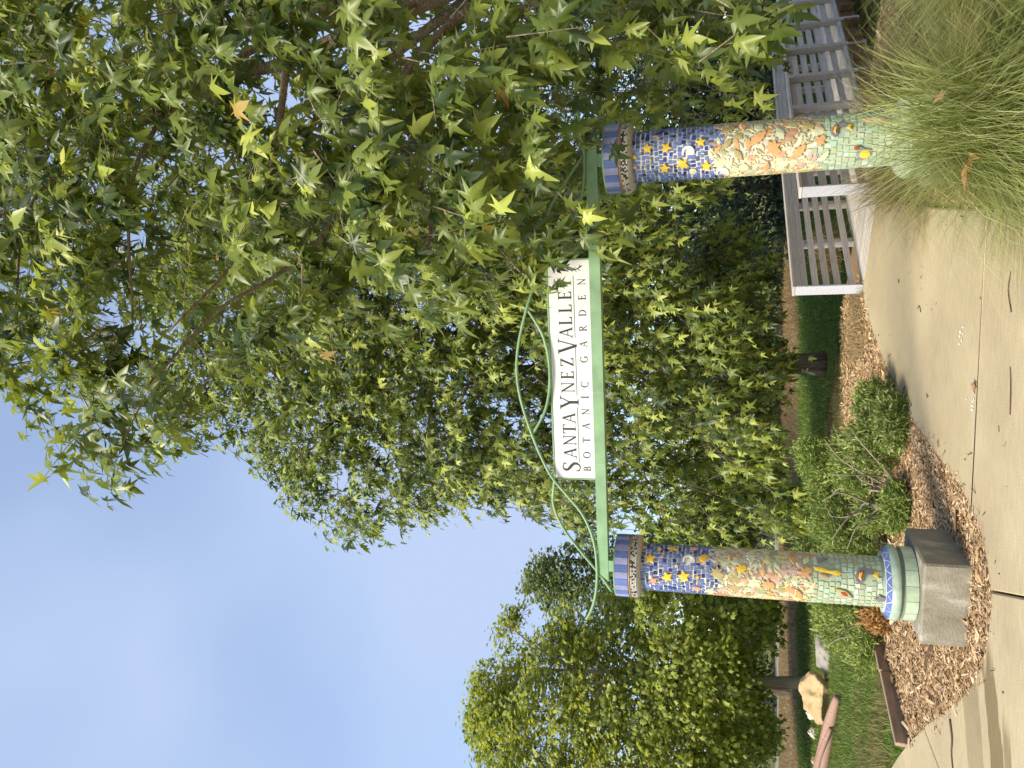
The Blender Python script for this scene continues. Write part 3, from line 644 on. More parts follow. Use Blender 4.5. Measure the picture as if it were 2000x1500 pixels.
rod1 = [(-0.22, 2.547), (-0.058, 2.658), (0.095, 2.782), (0.259, 2.905), (0.387, 2.974), (0.509, 3.009), (0.602, 3.005), (0.712, 2.990)]
rod2 = [(-0.478, 2.761), (-0.392, 2.715), (-0.252, 2.676), (-0.115, 2.660), (-0.01, 2.658), (0.152, 2.668), (0.299, 2.703), (0.445, 2.77), (0.581, 2.877), (0.721, 2.992), (0.862, 3.068), (1.093, 3.158), (1.379, 3.238)]
rod3 = [(1.093, 3.158), (1.20, 3.09), (1.308, 3.037), (1.45, 3.003)]
half = lambda pts: pts + [(GL / 2, None)]
mir = lambda pts: [(GL - s_, z) for s_, z in reversed(pts)]
r2 = rod2 + [(GL / 2, 3.262)] + mir(rod2); r3 = rod3 + [(GL / 2, 2.992)] + mir(rod3)
for pts, y in ((rod1, -0.030), (mir(rod1), -0.030), (r2, -0.052), (r3, -0.040)):
    MB().tube(catmull([(s_, y, z) for s_, z in pts], 6), 0.0115, 8).build('curved_rod', GREEN_P, gate)
PAN = flat('white_sign_board', 'd6d6d0', 0.35, 0.05, 5, 0.05, bscale=200)
PS0, PS1 = 0.728, GL - 0.728
panel = gbox('sign_board', PS0, PS1, 2.652, 2.982, 0.022, PAN, -0.004)
for a, b_ in (((PS0 - 0.012, PS0), (2.651, 2.999)), ((PS1, PS1 + 0.012), (2.651, 2.999))): gbox('frame', a[0], a[1], b_[0], b_[1], 0.034, GREEN_P)
gbox('frame', PS0 - 0.0005, PS1 + 0.0005, 2.983, 2.998, 0.034, GREEN_P)
INK = flat('black_ink', '26262a', 0.5, 0.1)
def rect(x0, y0, x1, y1): return [(x0, y0), (x1, y0), (x1, y1), (x0, y1)]
def dg(x0, y0, x1, y1, w): return [(x0 - w / 2, y0), (x0 + w / 2, y0), (x1 + w / 2, y1), (x1 - w / 2, y1)]
def stroke(pts, ws):
    pts = [Vector((x, y)) for x, y in pts]; Lf, Rt = [], []
    for i, p in enumerate(pts):
        d = (pts[min(i + 1, len(pts) - 1)] - pts[max(i - 1, 0)]).normalized(); n = Vector((-d.y, d.x)) * ws[i] / 2; Lf.append(p + n); Rt.append(p - n)
    return [[tuple(Lf[i]), tuple(Rt[i]), tuple(Rt[i + 1]), tuple(Lf[i + 1])] for i in range(len(pts) - 1)]
def bowl(cx, cy, rx, ry, a0, a1, tk=0.13, tn=0.045, n=18):
    A_ = [R(a0 + (a1 - a0) * i / n) for i in range(n + 1)]
    return stroke([(cx + rx * math.cos(a), cy + ry * math.sin(a)) for a in A_], [tn + (tk - tn) * abs(math.cos(a)) ** 1.3 for a in A_])
def glyph(ch):
    T, S = 0.13, 0.045; sf = lambda x, y, w=0.24: rect(x - w / 2, y, x + w / 2, y + 0.035)
    if ch == 'A': return [dg(0.08, 0, 0.37, 1, S), dg(0.62, 0, 0.37, 1, T), rect(0.17, 0.33, 0.53, 0.375), sf(0.08, 0, .2), sf(0.62, 0)], 0.72
    if ch == 'N': return [rect(0.10, 0, 0.145, 1), dg(0.10, 1, 0.62, 0, T), rect(0.60, 0, 0.645, 1), sf(0.12, 0, .2), sf(0.08, 0.965, .18), sf(0.62, 0.965, .2)], 0.74
    if ch == 'T': return [rect(0.27, 0, 0.40, 1), rect(0.02, 0.95, 0.65, 1), [(0.02, 1), (0.02, 0.80), (0.05, 0.80), (0.10, 0.95)], [(0.65, 1), (0.57, 0.95), (0.62, 0.80), (0.65, 0.80)], sf(0.335, 0, .28)], 0.67
    if ch == 'Y': return [dg(0.10, 1, 0.335, 0.45, T), dg(0.58, 1, 0.335, 0.45, S), rect(0.27, 0, 0.40, 0.5), sf(0.335, 0, .28), sf(0.10, 0.965, .24), sf(0.58, 0.965, .2)], 0.68
    if ch in 'EL':
        p = [rect(0.08, 0, 0.21, 1), sf(0.13, 0.965, .22), rect(0.02, 0, 0.52, 0.045), [(0.52, 0), (0.54, 0.22), (0.505, 0.22), (0.43, 0.045)]]
        if ch == 'E': p += [rect(0.08, 0.955, 0.49, 1), [(0.49, 1), (0.41, 0.955), (0.46, 0.80), (0.49, 0.80)], rect(0.2, 0.50, 0.42, 0.545), rect(0.40, 0.42, 0.43, 0.625)]
        return p, 0.56
    if ch == 'Z': return [rect(0.05, 0.95, 0.57, 1), rect(0.03, 0, 0.58, 0.045), dg(0.12, 0.02, 0.49, 0.98, T), [(0.05, 1), (0.05, 0.78), (0.08, 0.78), (0.13, 0.95)], [(0.58, 0), (0.58, 0.22), (0.55, 0.22), (0.48, 0.045)]], 0.62
    if ch == 'V': return [dg(0.09, 1, 0.37, 0, T), dg(0.62, 1, 0.37, 0, S), sf(0.09, 0.965), sf(0.62, 0.965, .2)], 0.72
    if ch == 'I': return [rect(0.10, 0, 0.23, 1), sf(0.165, 0, .26), sf(0.165, 0.965, .26)], 0.33
    if ch == 'B': return [rect(0.08, 0, 0.21, 1), sf(0.12, 0, .2), sf(0.12, 0.965, .2)] + bowl(0.25, 0.755, 0.22, 0.225, -90, 90) + bowl(0.25, 0.27, 0.27, 0.25, -90, 90) + [rect(0.2, 0.5, 0.27, 0.545)], 0.60
    if ch == 'R': return [rect(0.08, 0, 0.21, 1), sf(0.145, 0, .26), sf(0.12, 0.965, .2), dg(0.58, 0, 0.30, 0.50, T), sf(0.62, 0, .16)] + bowl(0.25, 0.745, 0.24, 0.235, -90, 90), 0.68
    if ch == 'D': return [rect(0.08, 0, 0.21, 1), sf(0.12, 0, .2), sf(0.12, 0.965, .2)] + bowl(0.27, 0.5, 0.40, 0.478, -90, 90), 0.76
    if ch == 'O': return bowl(0.40, 0.5, 0.33, 0.49, 0, 360, n=28), 0.80
    if ch == 'C': return bowl(0.42, 0.5, 0.35, 0.49, 48, 312, n=24) + [rect(0.635, 0.70, 0.665, 0.96)], 0.72
    if ch == 'G': return bowl(0.42, 0.5, 0.35, 0.49, 48, 322, n=24) + [rect(0.635, 0.70, 0.665, 0.96), rect(0.60, 0.08, 0.71, 0.42), sf(0.65, 0.41, .24)], 0.80
    if ch == 'S': return stroke([(0.44, 0.80), (0.39, 0.92), (0.28, 0.975), (0.16, 0.94), (0.10, 0.83), (0.12, 0.70), (0.22, 0.59), (0.34, 0.48), (0.43, 0.36), (0.43, 0.20), (0.36, 0.07), (0.24, 0.02), (0.12, 0.06), (0.06, 0.20)], [0.03, 0.045, 0.05, 0.07, 0.11, 0.13, 0.15, 0.155, 0.14, 0.11, 0.07, 0.05, 0.05, 0.035]) + [rect(0.43, 0.74, 0.455, 0.97), rect(0.045, 0.03, 0.07, 0.28)], 0.5
def letter(ch, s_, z, h, wf=1.0):
    polys, adv = glyph(ch); mb = MB()
    for p in polys:
        Q = [(s_ + (x - adv / 2) * h * wf, z + y * h) for x, y in p]
        ar = sum(Q[i][0] * Q[(i + 1) % len(Q)][1] - Q[(i + 1) % len(Q)][0] * Q[i][1] for i in range(len(Q)))
        if ar < 0: Q.reverse()
        n = len(Q); mb.add([(x, -0.0148, zz) for x, zz in Q] + [(x, -0.0172, zz) for x, zz in Q], [tuple(range(n, 2 * n))] + [(i, (i + 1) % n, n + (i + 1) % n, n + i) for i in range(n)])
    mb.build('letter', INK, panel)
def y2s(y): return float(np.interp(-y, [-918, -880, -790, -700, -545], [0.79, 0.954, 1.336, 1.709, 2.337]))
for ch, y, bigl in (('S', 911, 1), ('A', 884, 0), ('N', 859, 0), ('T', 837, 0), ('A', 816, 0), ('Y', 785, 1), ('N', 756, 0), ('E', 732, 0), ('Z', 707, 0), ('V', 675, 1), ('A', 649, 0), ('L', 626, 0), ('L', 602, 0), ('E', 577, 0), ('Y', 553, 0)):
    letter(ch, y2s(y), 2.772 if bigl else 2.803, 0.150 if bigl else 0.104, 1.1 if bigl else 1.14)
for ch, yz in (('B', 1312), ('O', 1237), ('T', 1155), ('A', 1078), ('N', 1000), ('I', 920), ('C', 850), ('G', 712), ('A', 628), ('R', 541), ('D', 457), ('E', 373), ('N', 288)):
    letter(ch, y2s(450 + yz / 2.83), 2.688, 0.060, 1.12)
for a, b_ in ((0.86, 1.315), (1.41, 1.80), (1.87, 2.36)): MB().box(((a + b_) / 2, -0.016, 2.7825), (b_ - a, 0.0025, 0.0032)).build('rule_line', INK, panel)
em = MB()
for pts, w in (([(2.385, 2.900), (2.368, 2.872), (2.362, 2.835), (2.372, 2.795), (2.392, 2.765)], 0.0045), ([(2.363, 2.85), (2.350, 2.838)], 0.002), ([(2.364, 2.825), (2.350, 2.805)], 0.002), ([(2.37, 2.80), (2.356, 2.778)], 0.002), ([(2.366, 2.83), (2.384, 2.815)], 0.002), ([(2.378, 2.785), (2.402, 2.780)], 0.002), ([(2.367, 2.868), (2.352, 2.880)], 0.002), ([(2.375, 2.885), (2.40, 2.878), (2.405, 2.863)], 0.006), ([(2.385, 2.90), (2.41, 2.905)], 0.005)):
    em.tube([(x + 0.040, -0.016, z - 0.052) for x, z in pts], w, 5)
em.build('leaf_emblem', INK, panel)

# ------------------------------------------------------------------ wooden foot bridge
def wood(name, cols, rough=0.85):
    mt, t, b, l = new_mat(name)
    tc = N(t, 'ShaderNodeTexCoord'); mp = N(t, 'ShaderNodeMapping'); mp.inputs['Scale'].default_value = (1.2, 26, 26); l(tc.outputs['Object'], mp.inputs[0])
    n1 = N(t, 'ShaderNodeTexNoise'); n1.inputs['Scale'].default_value = 2.5; n1.inputs['Detail'].default_value = 8; l(mp.outputs[0], n1.inputs['Vector'])
    r = ramp(t, cols); l(n1.outputs[0], r.inputs[0]); oi = N(t, 'ShaderNodeObjectInfo'); hs = N(t, 'ShaderNodeHueSaturation'); mr = N(t, 'ShaderNodeMapRange'); mr.inputs[3].default_value = 0.85; mr.inputs[4].default_value = 1.12
    l(oi.outputs['Random'], mr.inputs[0]); l(mr.outputs[0], hs.inputs['Value']); l(r.outputs[0], hs.inputs['Color']); l(hs.outputs[0], b.inputs['Base Color'])
    b.inputs['Roughness'].default_value = rough; b.inputs['Specular IOR Level'].default_value = 0.2
    bp = N(t, 'ShaderNodeBump'); bp.inputs['Strength'].default_value = 0.3; bp.inputs['Distance'].default_value = 0.004; l(n1.outputs[0], bp.inputs['Height']); l(bp.outputs[0], b.inputs['Normal']); return mt
WOODG = wood('weathered_grey_wood', [(0.3, 'a89f94'), (0.55, 'c2bab0'), (0.75, 'd2ccc4')])
PAINTG = wood('pale_grey_post', [(0.3, 'a8a8ac'), (0.6, 'bec0c6'), (0.8, 'cccdd2')])
JOIST = wood('brown_joist', [(0.3, '4a3828'), (0.7, '7a5c40')])
bridge = thing('foot_bridge', 'low wooden foot bridge with slatted grey railings over a dry creek', 'bridge', (A0[0], A0[1], 0)); bridge.rotation_euler.z = math.atan2(DV[1], DV[0])
BL = 9.0; BW = float((B0 - A0) @ NV)           # local x along the bridge, local -y to the near side
NEAR0 = float((B0 - A0) @ DV)
def bbox(name, x0, x1, y0, y1, z0, z1, mat, par=None, bev=0.004):
    o = MB().box((0, 0, 0), (x1 - x0, y1 - y0, z1 - z0), bev=bev).build(name, mat, par or bridge); o.location = ((x0 + x1) / 2, (y0 + y1) / 2, (z0 + z1) / 2); return o
nd = int(BL / 0.14)
for k in range(nd): bbox('deck_board', 0.03 + k * 0.14, 0.03 + k * 0.14 + 0.132, -BW - 0.06, 0.06, -0.028, 0.018, WOODG, bev=0)
for yy in (-BW - 0.02, -BW / 2, 0.02): bbox('beam', 0.3, BL + 0.3, yy - 0.04, yy + 0.04, -0.26, -0.03, JOIST)
k = 0.8
while k < BL: bbox('joist', k, k + 0.07, -BW - 0.17, -BW - 0.062, -0.24, -0.05, JOIST); k += 0.62
HR = 0.815
for side, y0, x0 in ((1, 0.0, 0.0), (-1, -BW, NEAR0)):
    rl = bpy.data.objects.new('railing', None); COL.link(rl); rl.parent = bridge
    inn = -side                                   # towards the deck
    bbox('top_rail', x0 - 0.03, BL + 0.3, y0 - 0.075, y0 + 0.075, HR, HR + 0.032, WOODG, rl)
    for z in (0.66, 0.53, 0.40, 0.27, 0.10) if side > 0 else (0.66, 0.53, 0.40, 0.27, 0.12):
        yc = y0 + inn * 0.030; bbox('rail', x0 + 0.01, BL + 0.3, yc - 0.017, yc + 0.017, z, z + 0.078, WOODG, rl)
    yc = y0 + inn * 0.030; bbox('rail', x0 + 0.01, BL + 0.3, yc - 0.017, yc + 0.017, 0.735 + 0.004, HR - 0.001, WOODG, rl)
    bbox('end_post', x0 - 0.025, x0 + 0.008, y0 - 0.07, y0 + 0.07, -0.10, HR - 0.002, PAINTG, rl)
    x = x0 + 1.05
    while x < BL:
        yc = y0 + side * 0.035; bbox('post', x - 0.045, x + 0.045, yc - 0.045, yc + 0.045, -0.30, HR - 0.002, WOODG, rl); x += 0.95

# ------------------------------------------------------------------ foliage tools
def T_leaf(out, ctr, fold, curl, pet=0.35):
    """leaf template: outline of the right half from the stalk to the tip, mirrored; a stalk sliver below"""
    o = out + [(-x, y) for x, y in reversed(out[1:-1])]
    V = [ctr] + o; Z = lambda x, y: -fold * abs(x) - curl * y * y - 0.35 * x * x + 0.05 * math.sin(9 * x + 5 * y)
    V3 = [(x, y, Z(x, y)) for x, y in V]; n = len(o)
    F = [(0, 1 + i, 1 + (i + 1) % n) for i in range(n)]
    if pet:
        k = len(V3); V3 += [(-0.018, 0.0, 0.0), (0.018, 0.0, 0.0), (0.0, -pet, 0.04)]; F.append((k, k + 2, k + 1))
    return np.array(V3, np.float32), np.array(F, np.int32)
SYC = [(0, 0.05), (0.12, -0.01), (0.44, 0.02), (0.19, 0.18), (0.60, 0.47), (0.17, 0.42), (0.15, 0.68), (0, 1.10)]
T_SYC = [T_leaf(SYC, (0, 0.24), 0.10, 0.18), T_leaf(SYC, (0, 0.26), 0.32, 0.30), T_leaf([(x * 1.1, y) for x, y in SYC], (0, 0.26), -0.14, 0.38), T_leaf([(x * 0.8, y * 1.05) for x, y in SYC], (0, 0.26), 0.55, 0.12)]
MAP = [(0, 0.0), (0.38, 0.10), (0.30, 0.32), (0.50, 0.60), (0.20, 0.62), (0, 1.0)]
T_MAP = [T_leaf(MAP, (0, 0.35), 0.15, 0.2, 0.2), T_leaf(MAP, (0, 0.35), 0.4, 0.35, 0.2)]
T_OVAL = [T_leaf([(0, 0), (0.26, 0.35), (0.18, 0.75), (0, 1)], (0, 0.45), 0.3, 0.25, 0), T_leaf([(0, 0), (0.26, 0.35), (0.18, 0.75), (0, 1)], (0, 0.45), 0.1, 0.4, 0)]
def frames(axis, nrm):
    y = axis / np.linalg.norm(axis, axis=1, keepdims=True)
    z = nrm - y * np.sum(nrm * y, 1, keepdims=True); z /= np.maximum(1e-6, np.linalg.norm(z, axis=1, keepdims=True))
    x = np.cross(y, z); return np.stack([x, y, z], -1)          # columns
def leaf_mesh_arrays(T, pos, M3, size, rnd):
    parts = []; pick = rng.integers(0, len(T), len(pos))
    for i, (tv, tf) in enumerate(T):
        k = np.where(pick == i)[0]
        if not len(k): continue
        V = np.einsum('nij,vj->nvi', M3[k], tv) * size[k, None, None] + pos[k, None, :]
        F = tf[None] + (np.arange(len(k)) * len(tv))[:, None, None]
        parts.append((V.reshape(-1, 3), F.reshape(-1, 3), np.repeat(rnd[k], len(tf))))
    return join(*parts)
def unit(n): v = rng.normal(size=(n, 3)); return v / np.linalg.norm(v, axis=1, keepdims=True)
def crown_points(poly, y0, thick, n, edge=1.2, gap=0.0, gscale=0.6, seed=0.0, shell=0.6, ybias=0.0, erode=0.0, escale=1.0):
    """twig positions in a crown given by its outline in (x, z), rounded off front and back; noise leaves gaps"""
    P = np.array(poly); lo, hi = P.min(0), P.max(0); out = []
    need = n
    while need > 0:
        x = rng.uniform(lo[0], hi[0], need * 3); z = rng.uniform(lo[1], hi[1], need * 3)
        k = inside(poly, x, z); x, z = x[k], z[k]
        d = edge_dist(poly, x, z); h = thick * np.sqrt(np.clip(1 - (1 - np.clip(d / edge, 0, 1)) ** 2, 0.02, 1))
        if erode:
            ev = np.array([noise.noise(Vector((a * escale + seed * 2, 3.3, c_ * escale))) for a, c_ in zip(x, z)])
            k = d > erode * np.clip(0.35 + ev * 1.3, 0, 1); x, z, d, h = x[k], z[k], d[k], h[k]
        s = rng.uniform(-1, 1, len(x)); s = np.sign(s) * np.abs(s) ** shell
        y = y0 + (s + ybias * np.abs(s)) * h
        if gap > 0:
            nv = np.array([noise.noise(Vector((a * gscale + seed, b * gscale, c_ * gscale))) for a, b, c_ in zip(x, y, z)])
            k = nv > -0.55 + gap * 0.9 + rng.uniform(-0.12, 0.12, len(x)); x, y, z = x[k], y[k], z[k]
        out.append(np.stack([x, y, z], -1)[:need]); need -= len(out[-1])
    return np.concatenate(out)
def sprays(pts, center, per, size, droop, spread, face, twigs=None, base=None, tlen=0.35, upn=0.5):
    """leaves along short twigs: each twig leaves the crown's middle outwards and hangs a little"""
    n = len(pts); outd = pts - center; outd /= np.maximum(1e-6, np.linalg.norm(outd, axis=1, keepdims=True))
    tw = outd * 0.7 + unit(n) * 0.6; tw[:, 2] -= droop * 0.5; tw /= np.linalg.norm(tw, axis=1, keepdims=True)
    crn = rng.random(n); young = rng.random(n) < 0.30
    pos, ax, nr, sz, rn = [], [], [], [], []
    sd_ = np.cross(tw, np.array((0, 0, 1.0))); sd_ /= np.maximum(1e-6, np.linalg.norm(sd_, axis=1, keepdims=True))
    cn = outd * 0.35 + unit(n) * 0.45 + np.array(face) * 0.55; cn[:, 2] += upn
    for j in range(per):
        f = (j + rng.random(n) * 0.8) / per; sg = (1 if j % 2 else -1) * rng.uniform(0.5, 1.0, n)
        p = pts + tw * (tlen * (f - 0.4))[:, None] + sd_ * (sg * spread * 1.3)[:, None] + rng.normal(0, spread * 0.6, (n, 3)); p[:, 2] -= droop * 0.35 * f * f * tlen
        a = tw * 0.55 + sd_ * (sg * 0.75)[:, None] + unit(n) * 0.38; a[:, 2] -= droop * 1.2
        nn = cn + unit(n) * 0.42
        tip = f > 0.8
        pos.append(p); ax.append(a); nr.append(nn); s = size * np.clip(rng.lognormal(0, 0.22, n), 0.6, 1.35); s[tip] *= 0.75; sz.append(s)
        r_ = np.clip(crn * 0.5 + rng.random(n) * 0.4 + 0.0 * f, 0, 0.995); yk = young & (f > 0.55) & (rng.random(n) < 0.75); r_[yk] = 0.86 + 0.11 * rng.random(yk.sum())
        r_[rng.random(n) < 0.004] = 0.995; rn.append(r_)
    if twigs is not None:
        for p, d in zip(pts, tw):
            p0 = Vector(p) - Vector(d) * tlen * 0.9; p1 = Vector(p) + Vector(d) * tlen * 0.5
            twigs.tube([p0, (p0 + p1) / 2 + Vector((0, 0, 0.02)), p1], [0.008, 0.005, 0.002], 3, False)
    return np.concatenate(pos), frames(np.concatenate(ax), np.concatenate(nr)), np.concatenate(sz), np.concatenate(rn)
def limb(pts, r0, r1, n=8, k=5):
    c_ = catmull(pts, k); m_ = len(c_); wob = [Vector(p) + Vector((noise.noise(p * 1.3), noise.noise(p * 1.3 + Vector((7, 0, 0))), 0)) * r0 * 0.35 for p in c_]
    return wob, [r0 + (r1 - r0) * (i / (m_ - 1)) ** 0.8 for i in range(m_)]
BARK_S = wood('mottled_sycamore_bark', [(0.3, '5a4d3c'), (0.5, '82745e'), (0.7, 'a39a86')])
def bark(name, cols, sc=(14, 14, 2.5)):
    mt, t, b, l = new_mat(name); tc = N(t, 'ShaderNodeTexCoord'); mp = N(t, 'ShaderNodeMapping'); mp.inputs['Scale'].default_value = sc; l(tc.outputs['Object'], mp.inputs[0])
    n1 = N(t, 'ShaderNodeTexNoise'); n1.inputs['Scale'].default_value = 1.2; n1.inputs['Detail'].default_value = 8; n1.inputs['Roughness'].default_value = 0.65; l(mp.outputs[0], n1.inputs['Vector'])
    r = ramp(t, cols); l(n1.outputs[0], r.inputs[0]); l(r.outputs[0], b.inputs['Base Color']); b.inputs['Roughness'].default_value = 0.95; b.inputs['Specular IOR Level'].default_value = 0.1
    bp = N(t, 'ShaderNodeBump'); bp.inputs['Strength'].default_value = 0.9; bp.inputs['Distance'].default_value = 0.03; l(n1.outputs[0], bp.inputs['Height']); l(bp.outputs[0], b.inputs['Normal']); return mt
BARK = bark('furrowed_bark', [(0.3, '4a4036'), (0.5, '7d7060'), (0.7, 'a09484')])
BARK_P = bark('pale_smooth_bark', [(0.3, '9a8a72'), (0.6, 'b8a88e'), (0.8, 'cabca4')], (6, 6, 2))
SYCM = leafmat('sycamore_leaves', [(0.0, '34451a'), (0.25, '4a5b22'), (0.5, '62722c'), (0.75, '7f8c3a'), (0.90, 'a0aa4c'), (0.95, 'bac45c'), (0.985, 'c4ca62'), (1.0, 'a5743c')], 0.30, 0.38, 0.45, '94a07c')
SYCM2 = leafmat('distant_sycamore_leaves', [(0.0, '35451c'), (0.3, '4e6024'), (0.6, '697a34'), (0.88, '929e46'), (0.95, 'b4be58'), (1.0, 'a4ac52')], 0.30, 0.42, 0.35, '8a9670')
MAPM = leafmat('yellow_green_leaves', [(0.0, '5a6a24'), (0.4, '7c8a34'), (0.75, '9ca646'), (1.0, 'b6ba5a')], 0.40, 0.5, 0.3, '98a070')
DARKM = leafmat('dark_leaves', [(0.0, '46552a'), (0.5, '647238'), (1.0, '8c9654')], 0.3, 0.55, 0.2)
SHADEM = leafmat('shrub_leaves', [(0.0, '24351c'), (0.5, '3c5030'), (1.0, '63785a')], 0.2, 0.55, 0.3)
single = {}
def leaf_template(T, i, mat):
    key = (mat.name, id(T), i)
    if key not in single:
        tv, tf = T[i]; me = tris('leaf', tv, tf, None, True); me.materials.append(mat); single[key] = me
    return single[key]
def foliage(root, name, T, mat, data, nsingle=0, score=None):
    """the largest-looking leaves become objects of their own, the others one joined part"""
    pos, M3, size, rn = data
    if nsingle:
        sc = score(pos, size); order = np.argsort(-sc); first, restk = order[:nsingle], order[nsingle:]
        for i in first:
            o = obj('leaf', leaf_template(T, int(rng.integers(len(T))), mat), None, root); mm = Matrix(M3[i].tolist()).to_4x4(); s = float(size[i])
            mm = mm @ Matrix.Diagonal((s, s, s, 1)); mm.translation = Vector(pos[i]) - root.location; o.matrix_local = mm
    else: restk = np.arange(len(pos))
    V, F, r_ = leaf_mesh_arrays(T, pos[restk] - np.array(root.location), M3[restk], size[restk], rn[restk])
    o = obj(name, tris(name, V, F, r_, True), mat, root); o['kind'] = 'stuff'; return o
def add_limbs(root, mat, trunk, r0, r1, branches, name='limb'):
    c_, rr = limb(trunk, r0, r1, k=7); off_ = Vector(root.location)
    rr = [r * (1 + 0.22 * math.exp(-i / 2.0)) for i, r in enumerate(rr)]
    MB().tube([p - off_ for p in c_], rr, 14).build('trunk', mat, root)
    for pts, a, b_ in branches:
        c_, rr = limb(pts, a, b_); MB().tube([p - off_ for p in c_], rr, 8).build(name, mat, root)
def auto_branches(start, pts, n, r0):
    """limbs from points up the trunk to spots in the crown"""
    out = []
    for i in range(n):
        e = Vector(pts[rng.integers(len(pts))]); s = Vector(start[min(len(start) - 1, 1 + i % max(1, len(start) - 1))]); s = s.lerp(Vector(start[-1]), random.random() * 0.6)
        if e.z < s.z: s = Vector((start[0][0], start[0][1], max(start[0][2] + 1.2, e.z - 0.8)))
        mid_ = s.lerp(e, 0.5) + Vector((0, 0, (e - s).length * 0.10)); out.append(([s, mid_, e], r0 * random.uniform(0.6, 1), 0.012))
    return out
CAMP = np.array((0, 0, 1.6))
SUNV = np.array(sdir)

# near sycamore: trunk out of the picture on the right, crown reaching over the gateway
FA = [(-0.27, 11.2), (-0.33, 10.52), (-0.95, 9.31), (-1.02, 7.96), (-0.3, 7.33), (0.0, 6.39), (0.08, 5.5), (0.27, 4.9), (0.59, 4.32), (0.79, 3.77), (0.99, 3.44), (1.7, 3.17), (2.13, 2.71), (2.44, 2.21), (2.76, 1.5), (3.32, 1.31), (3.89, 1.22), (4.82, 1.36), (6.81, 12.26), (2.41, 12.73), (0.34, 11.81)]
FB = [(-0.18, 8.16), (0.0, 7.59), (0.48, 7.2), (-0.62, 6.98), (-1.10, 6.60), (-0.85, 5.95), (0.12, 5.66), (0.43, 4.88), (0.73, 4.53), (0.11, 4.02), (-0.18, 3.62), (0.18, 3.44), (0.55, 3.4), (0.80, 3.10), (0.74, 2.92), (0.95, 2.80), (1.62, 2.84), (1.98, 2.55), (1.96, 2.10), (1.82, 1.80), (1.98, 1.72), (1.98, 1.4), (2.31, 1.19), (2.77, 1.19), (3.18, 1.69), (4.43, 8.9), (1.65, 9.21)]
FC = [(2.14, 14.2), (0.9, 12.05), (1.15, 9.17), (1.37, 6.63), (1.83, 4.39), (2.29, 3.03), (2.67, 2.08), (3.12, 1.47), (4.03, 1.17), (5.56, 1.05), (7.12, 4.39), (8.57, 14.2)]
fg = thing('sycamore_tree', 'near sycamore with large star-shaped leaves reaching over the sign from the right', 'tree', (5.2, 8.6, 0))
tw = MB(); FACE = (-0.35, -0.55, 0.1); cen = np.array((4.2, 8.4, 5.0))
dB = sprays(crown_points(FB, 5.3, 0.55, 410, 0.5, 0.34, 0.9, 1.0, 0.9, erode=0.3, escale=1.6), cen, 11, 0.168, 0.6, 0.065, FACE, tw, tlen=0.42)
dA = sprays(crown_points(FA, 7.5, 0.95, 760, 0.7, 0.30, 0.7, 5.0, 0.9, erode=0.4, escale=1.2), cen, 11, 0.16, 0.55, 0.08, FACE, tw, tlen=0.5)
dC = sprays(crown_points(FC, 9.9, 1.2, 640, 0.8, 0.16, 0.6, 9.0, 0.9), cen, 11, 0.17, 0.4, 0.10, FACE, tw, tlen=0.5)
dD = sprays(np.array([(0.80, 5.42, 3.04), (0.93, 5.48, 3.06), (1.03, 5.40, 2.95), (0.72, 5.45, 3.14), (1.04, 5.40, 2.66), (1.08, 5.45, 2.48), (1.15, 5.38, 2.58), (1.72, 5.38, 2.62)]), cen, 10, 0.15, 0.7, 0.06, FACE, tw, tlen=0.34)
data = tuple(np.concatenate(q_) for q_ in zip(dB, dA, dC, dD))
def sc_near(pos, size): d = np.linalg.norm(pos - CAMP, axis=1); s = size / d; s[(pos[:, 0] > pos[:, 1] * 0.55)] = 0; s[pos[:, 2] > 1.6 + pos[:, 1] * 1.35] = 0; return s
foliage(fg, 'foliage', T_SYC, SYCM, data, 300, sc_near)
tw.v = [(x - 5.2, y - 8.6, z) for x, y, z in tw.v]
tw.build('twigs', BARK_S, fg)['kind'] = 'stuff'
BR = [([(4.9, 8.4, 2.6), (4.3, 8.1, 5.0), (3.81, 8.0, 6.64), (3.72, 8.0, 7.49), (3.24, 7.8, 8.35), (2.4, 7.3, 9.3)], 0.13, 0.02),
      ([(4.9, 8.4, 3.2), (3.9, 7.9, 4.6), (3.03, 7.6, 5.14), (2.16, 7.2, 4.7), (1.5, 6.7, 4.3), (1.0, 6.2, 4.2)], 0.07, 0.01),
      ([(3.03, 7.6, 5.14), (2.2, 7.2, 5.25), (1.52, 6.8, 5.43), (1.02, 6.4, 5.75), (0.65, 6.0, 6.12), (0.0, 5.5, 6.4)], 0.045, 0.010),
      ([(3.81, 8.0, 6.64), (2.6, 7.4, 6.4), (1.41, 6.8, 6.36), (0.5, 6.2, 6.8)], 0.05, 0.01),
      ([(3.72, 8.0, 7.4), (2.48, 7.4, 8.0), (1.2, 6.8, 8.3), (0.2, 6.4, 8.2)], 0.045, 0.01),
      ([(4.9, 8.4, 2.4), (3.6, 7.2, 3.6), (2.5, 5.9, 3.3), (1.9, 5.3, 2.7)], 0.05, 0.006),
      ([(3.9, 7.9, 4.6), (2.6, 6.4, 4.5), (1.5, 5.6, 3.7), (0.8, 5.3, 3.05)], 0.04, 0.006),
      ([(4.9, 8.4, 2.2), (4.0, 6.6, 2.7), (3.0, 5.4, 2.2), (2.4, 5.1, 1.6)], 0.04, 0.006),
      ([(4.3, 8.1, 5.0), (3.2, 6.4, 6.0), (2.0, 5.6, 6.6), (0.4, 5.3, 6.4)], 0.05, 0.008),
      ([(4.9, 8.6, 4.0), (4.0, 9.4, 6.5), (2.6, 9.8, 9.0), (1.6, 9.9, 11.0)], 0.08, 0.012),
      ([(3.24, 7.8, 8.35), (2.0, 6.4, 8.6), (0.6, 5.6, 8.0)], 0.04, 0.008)]
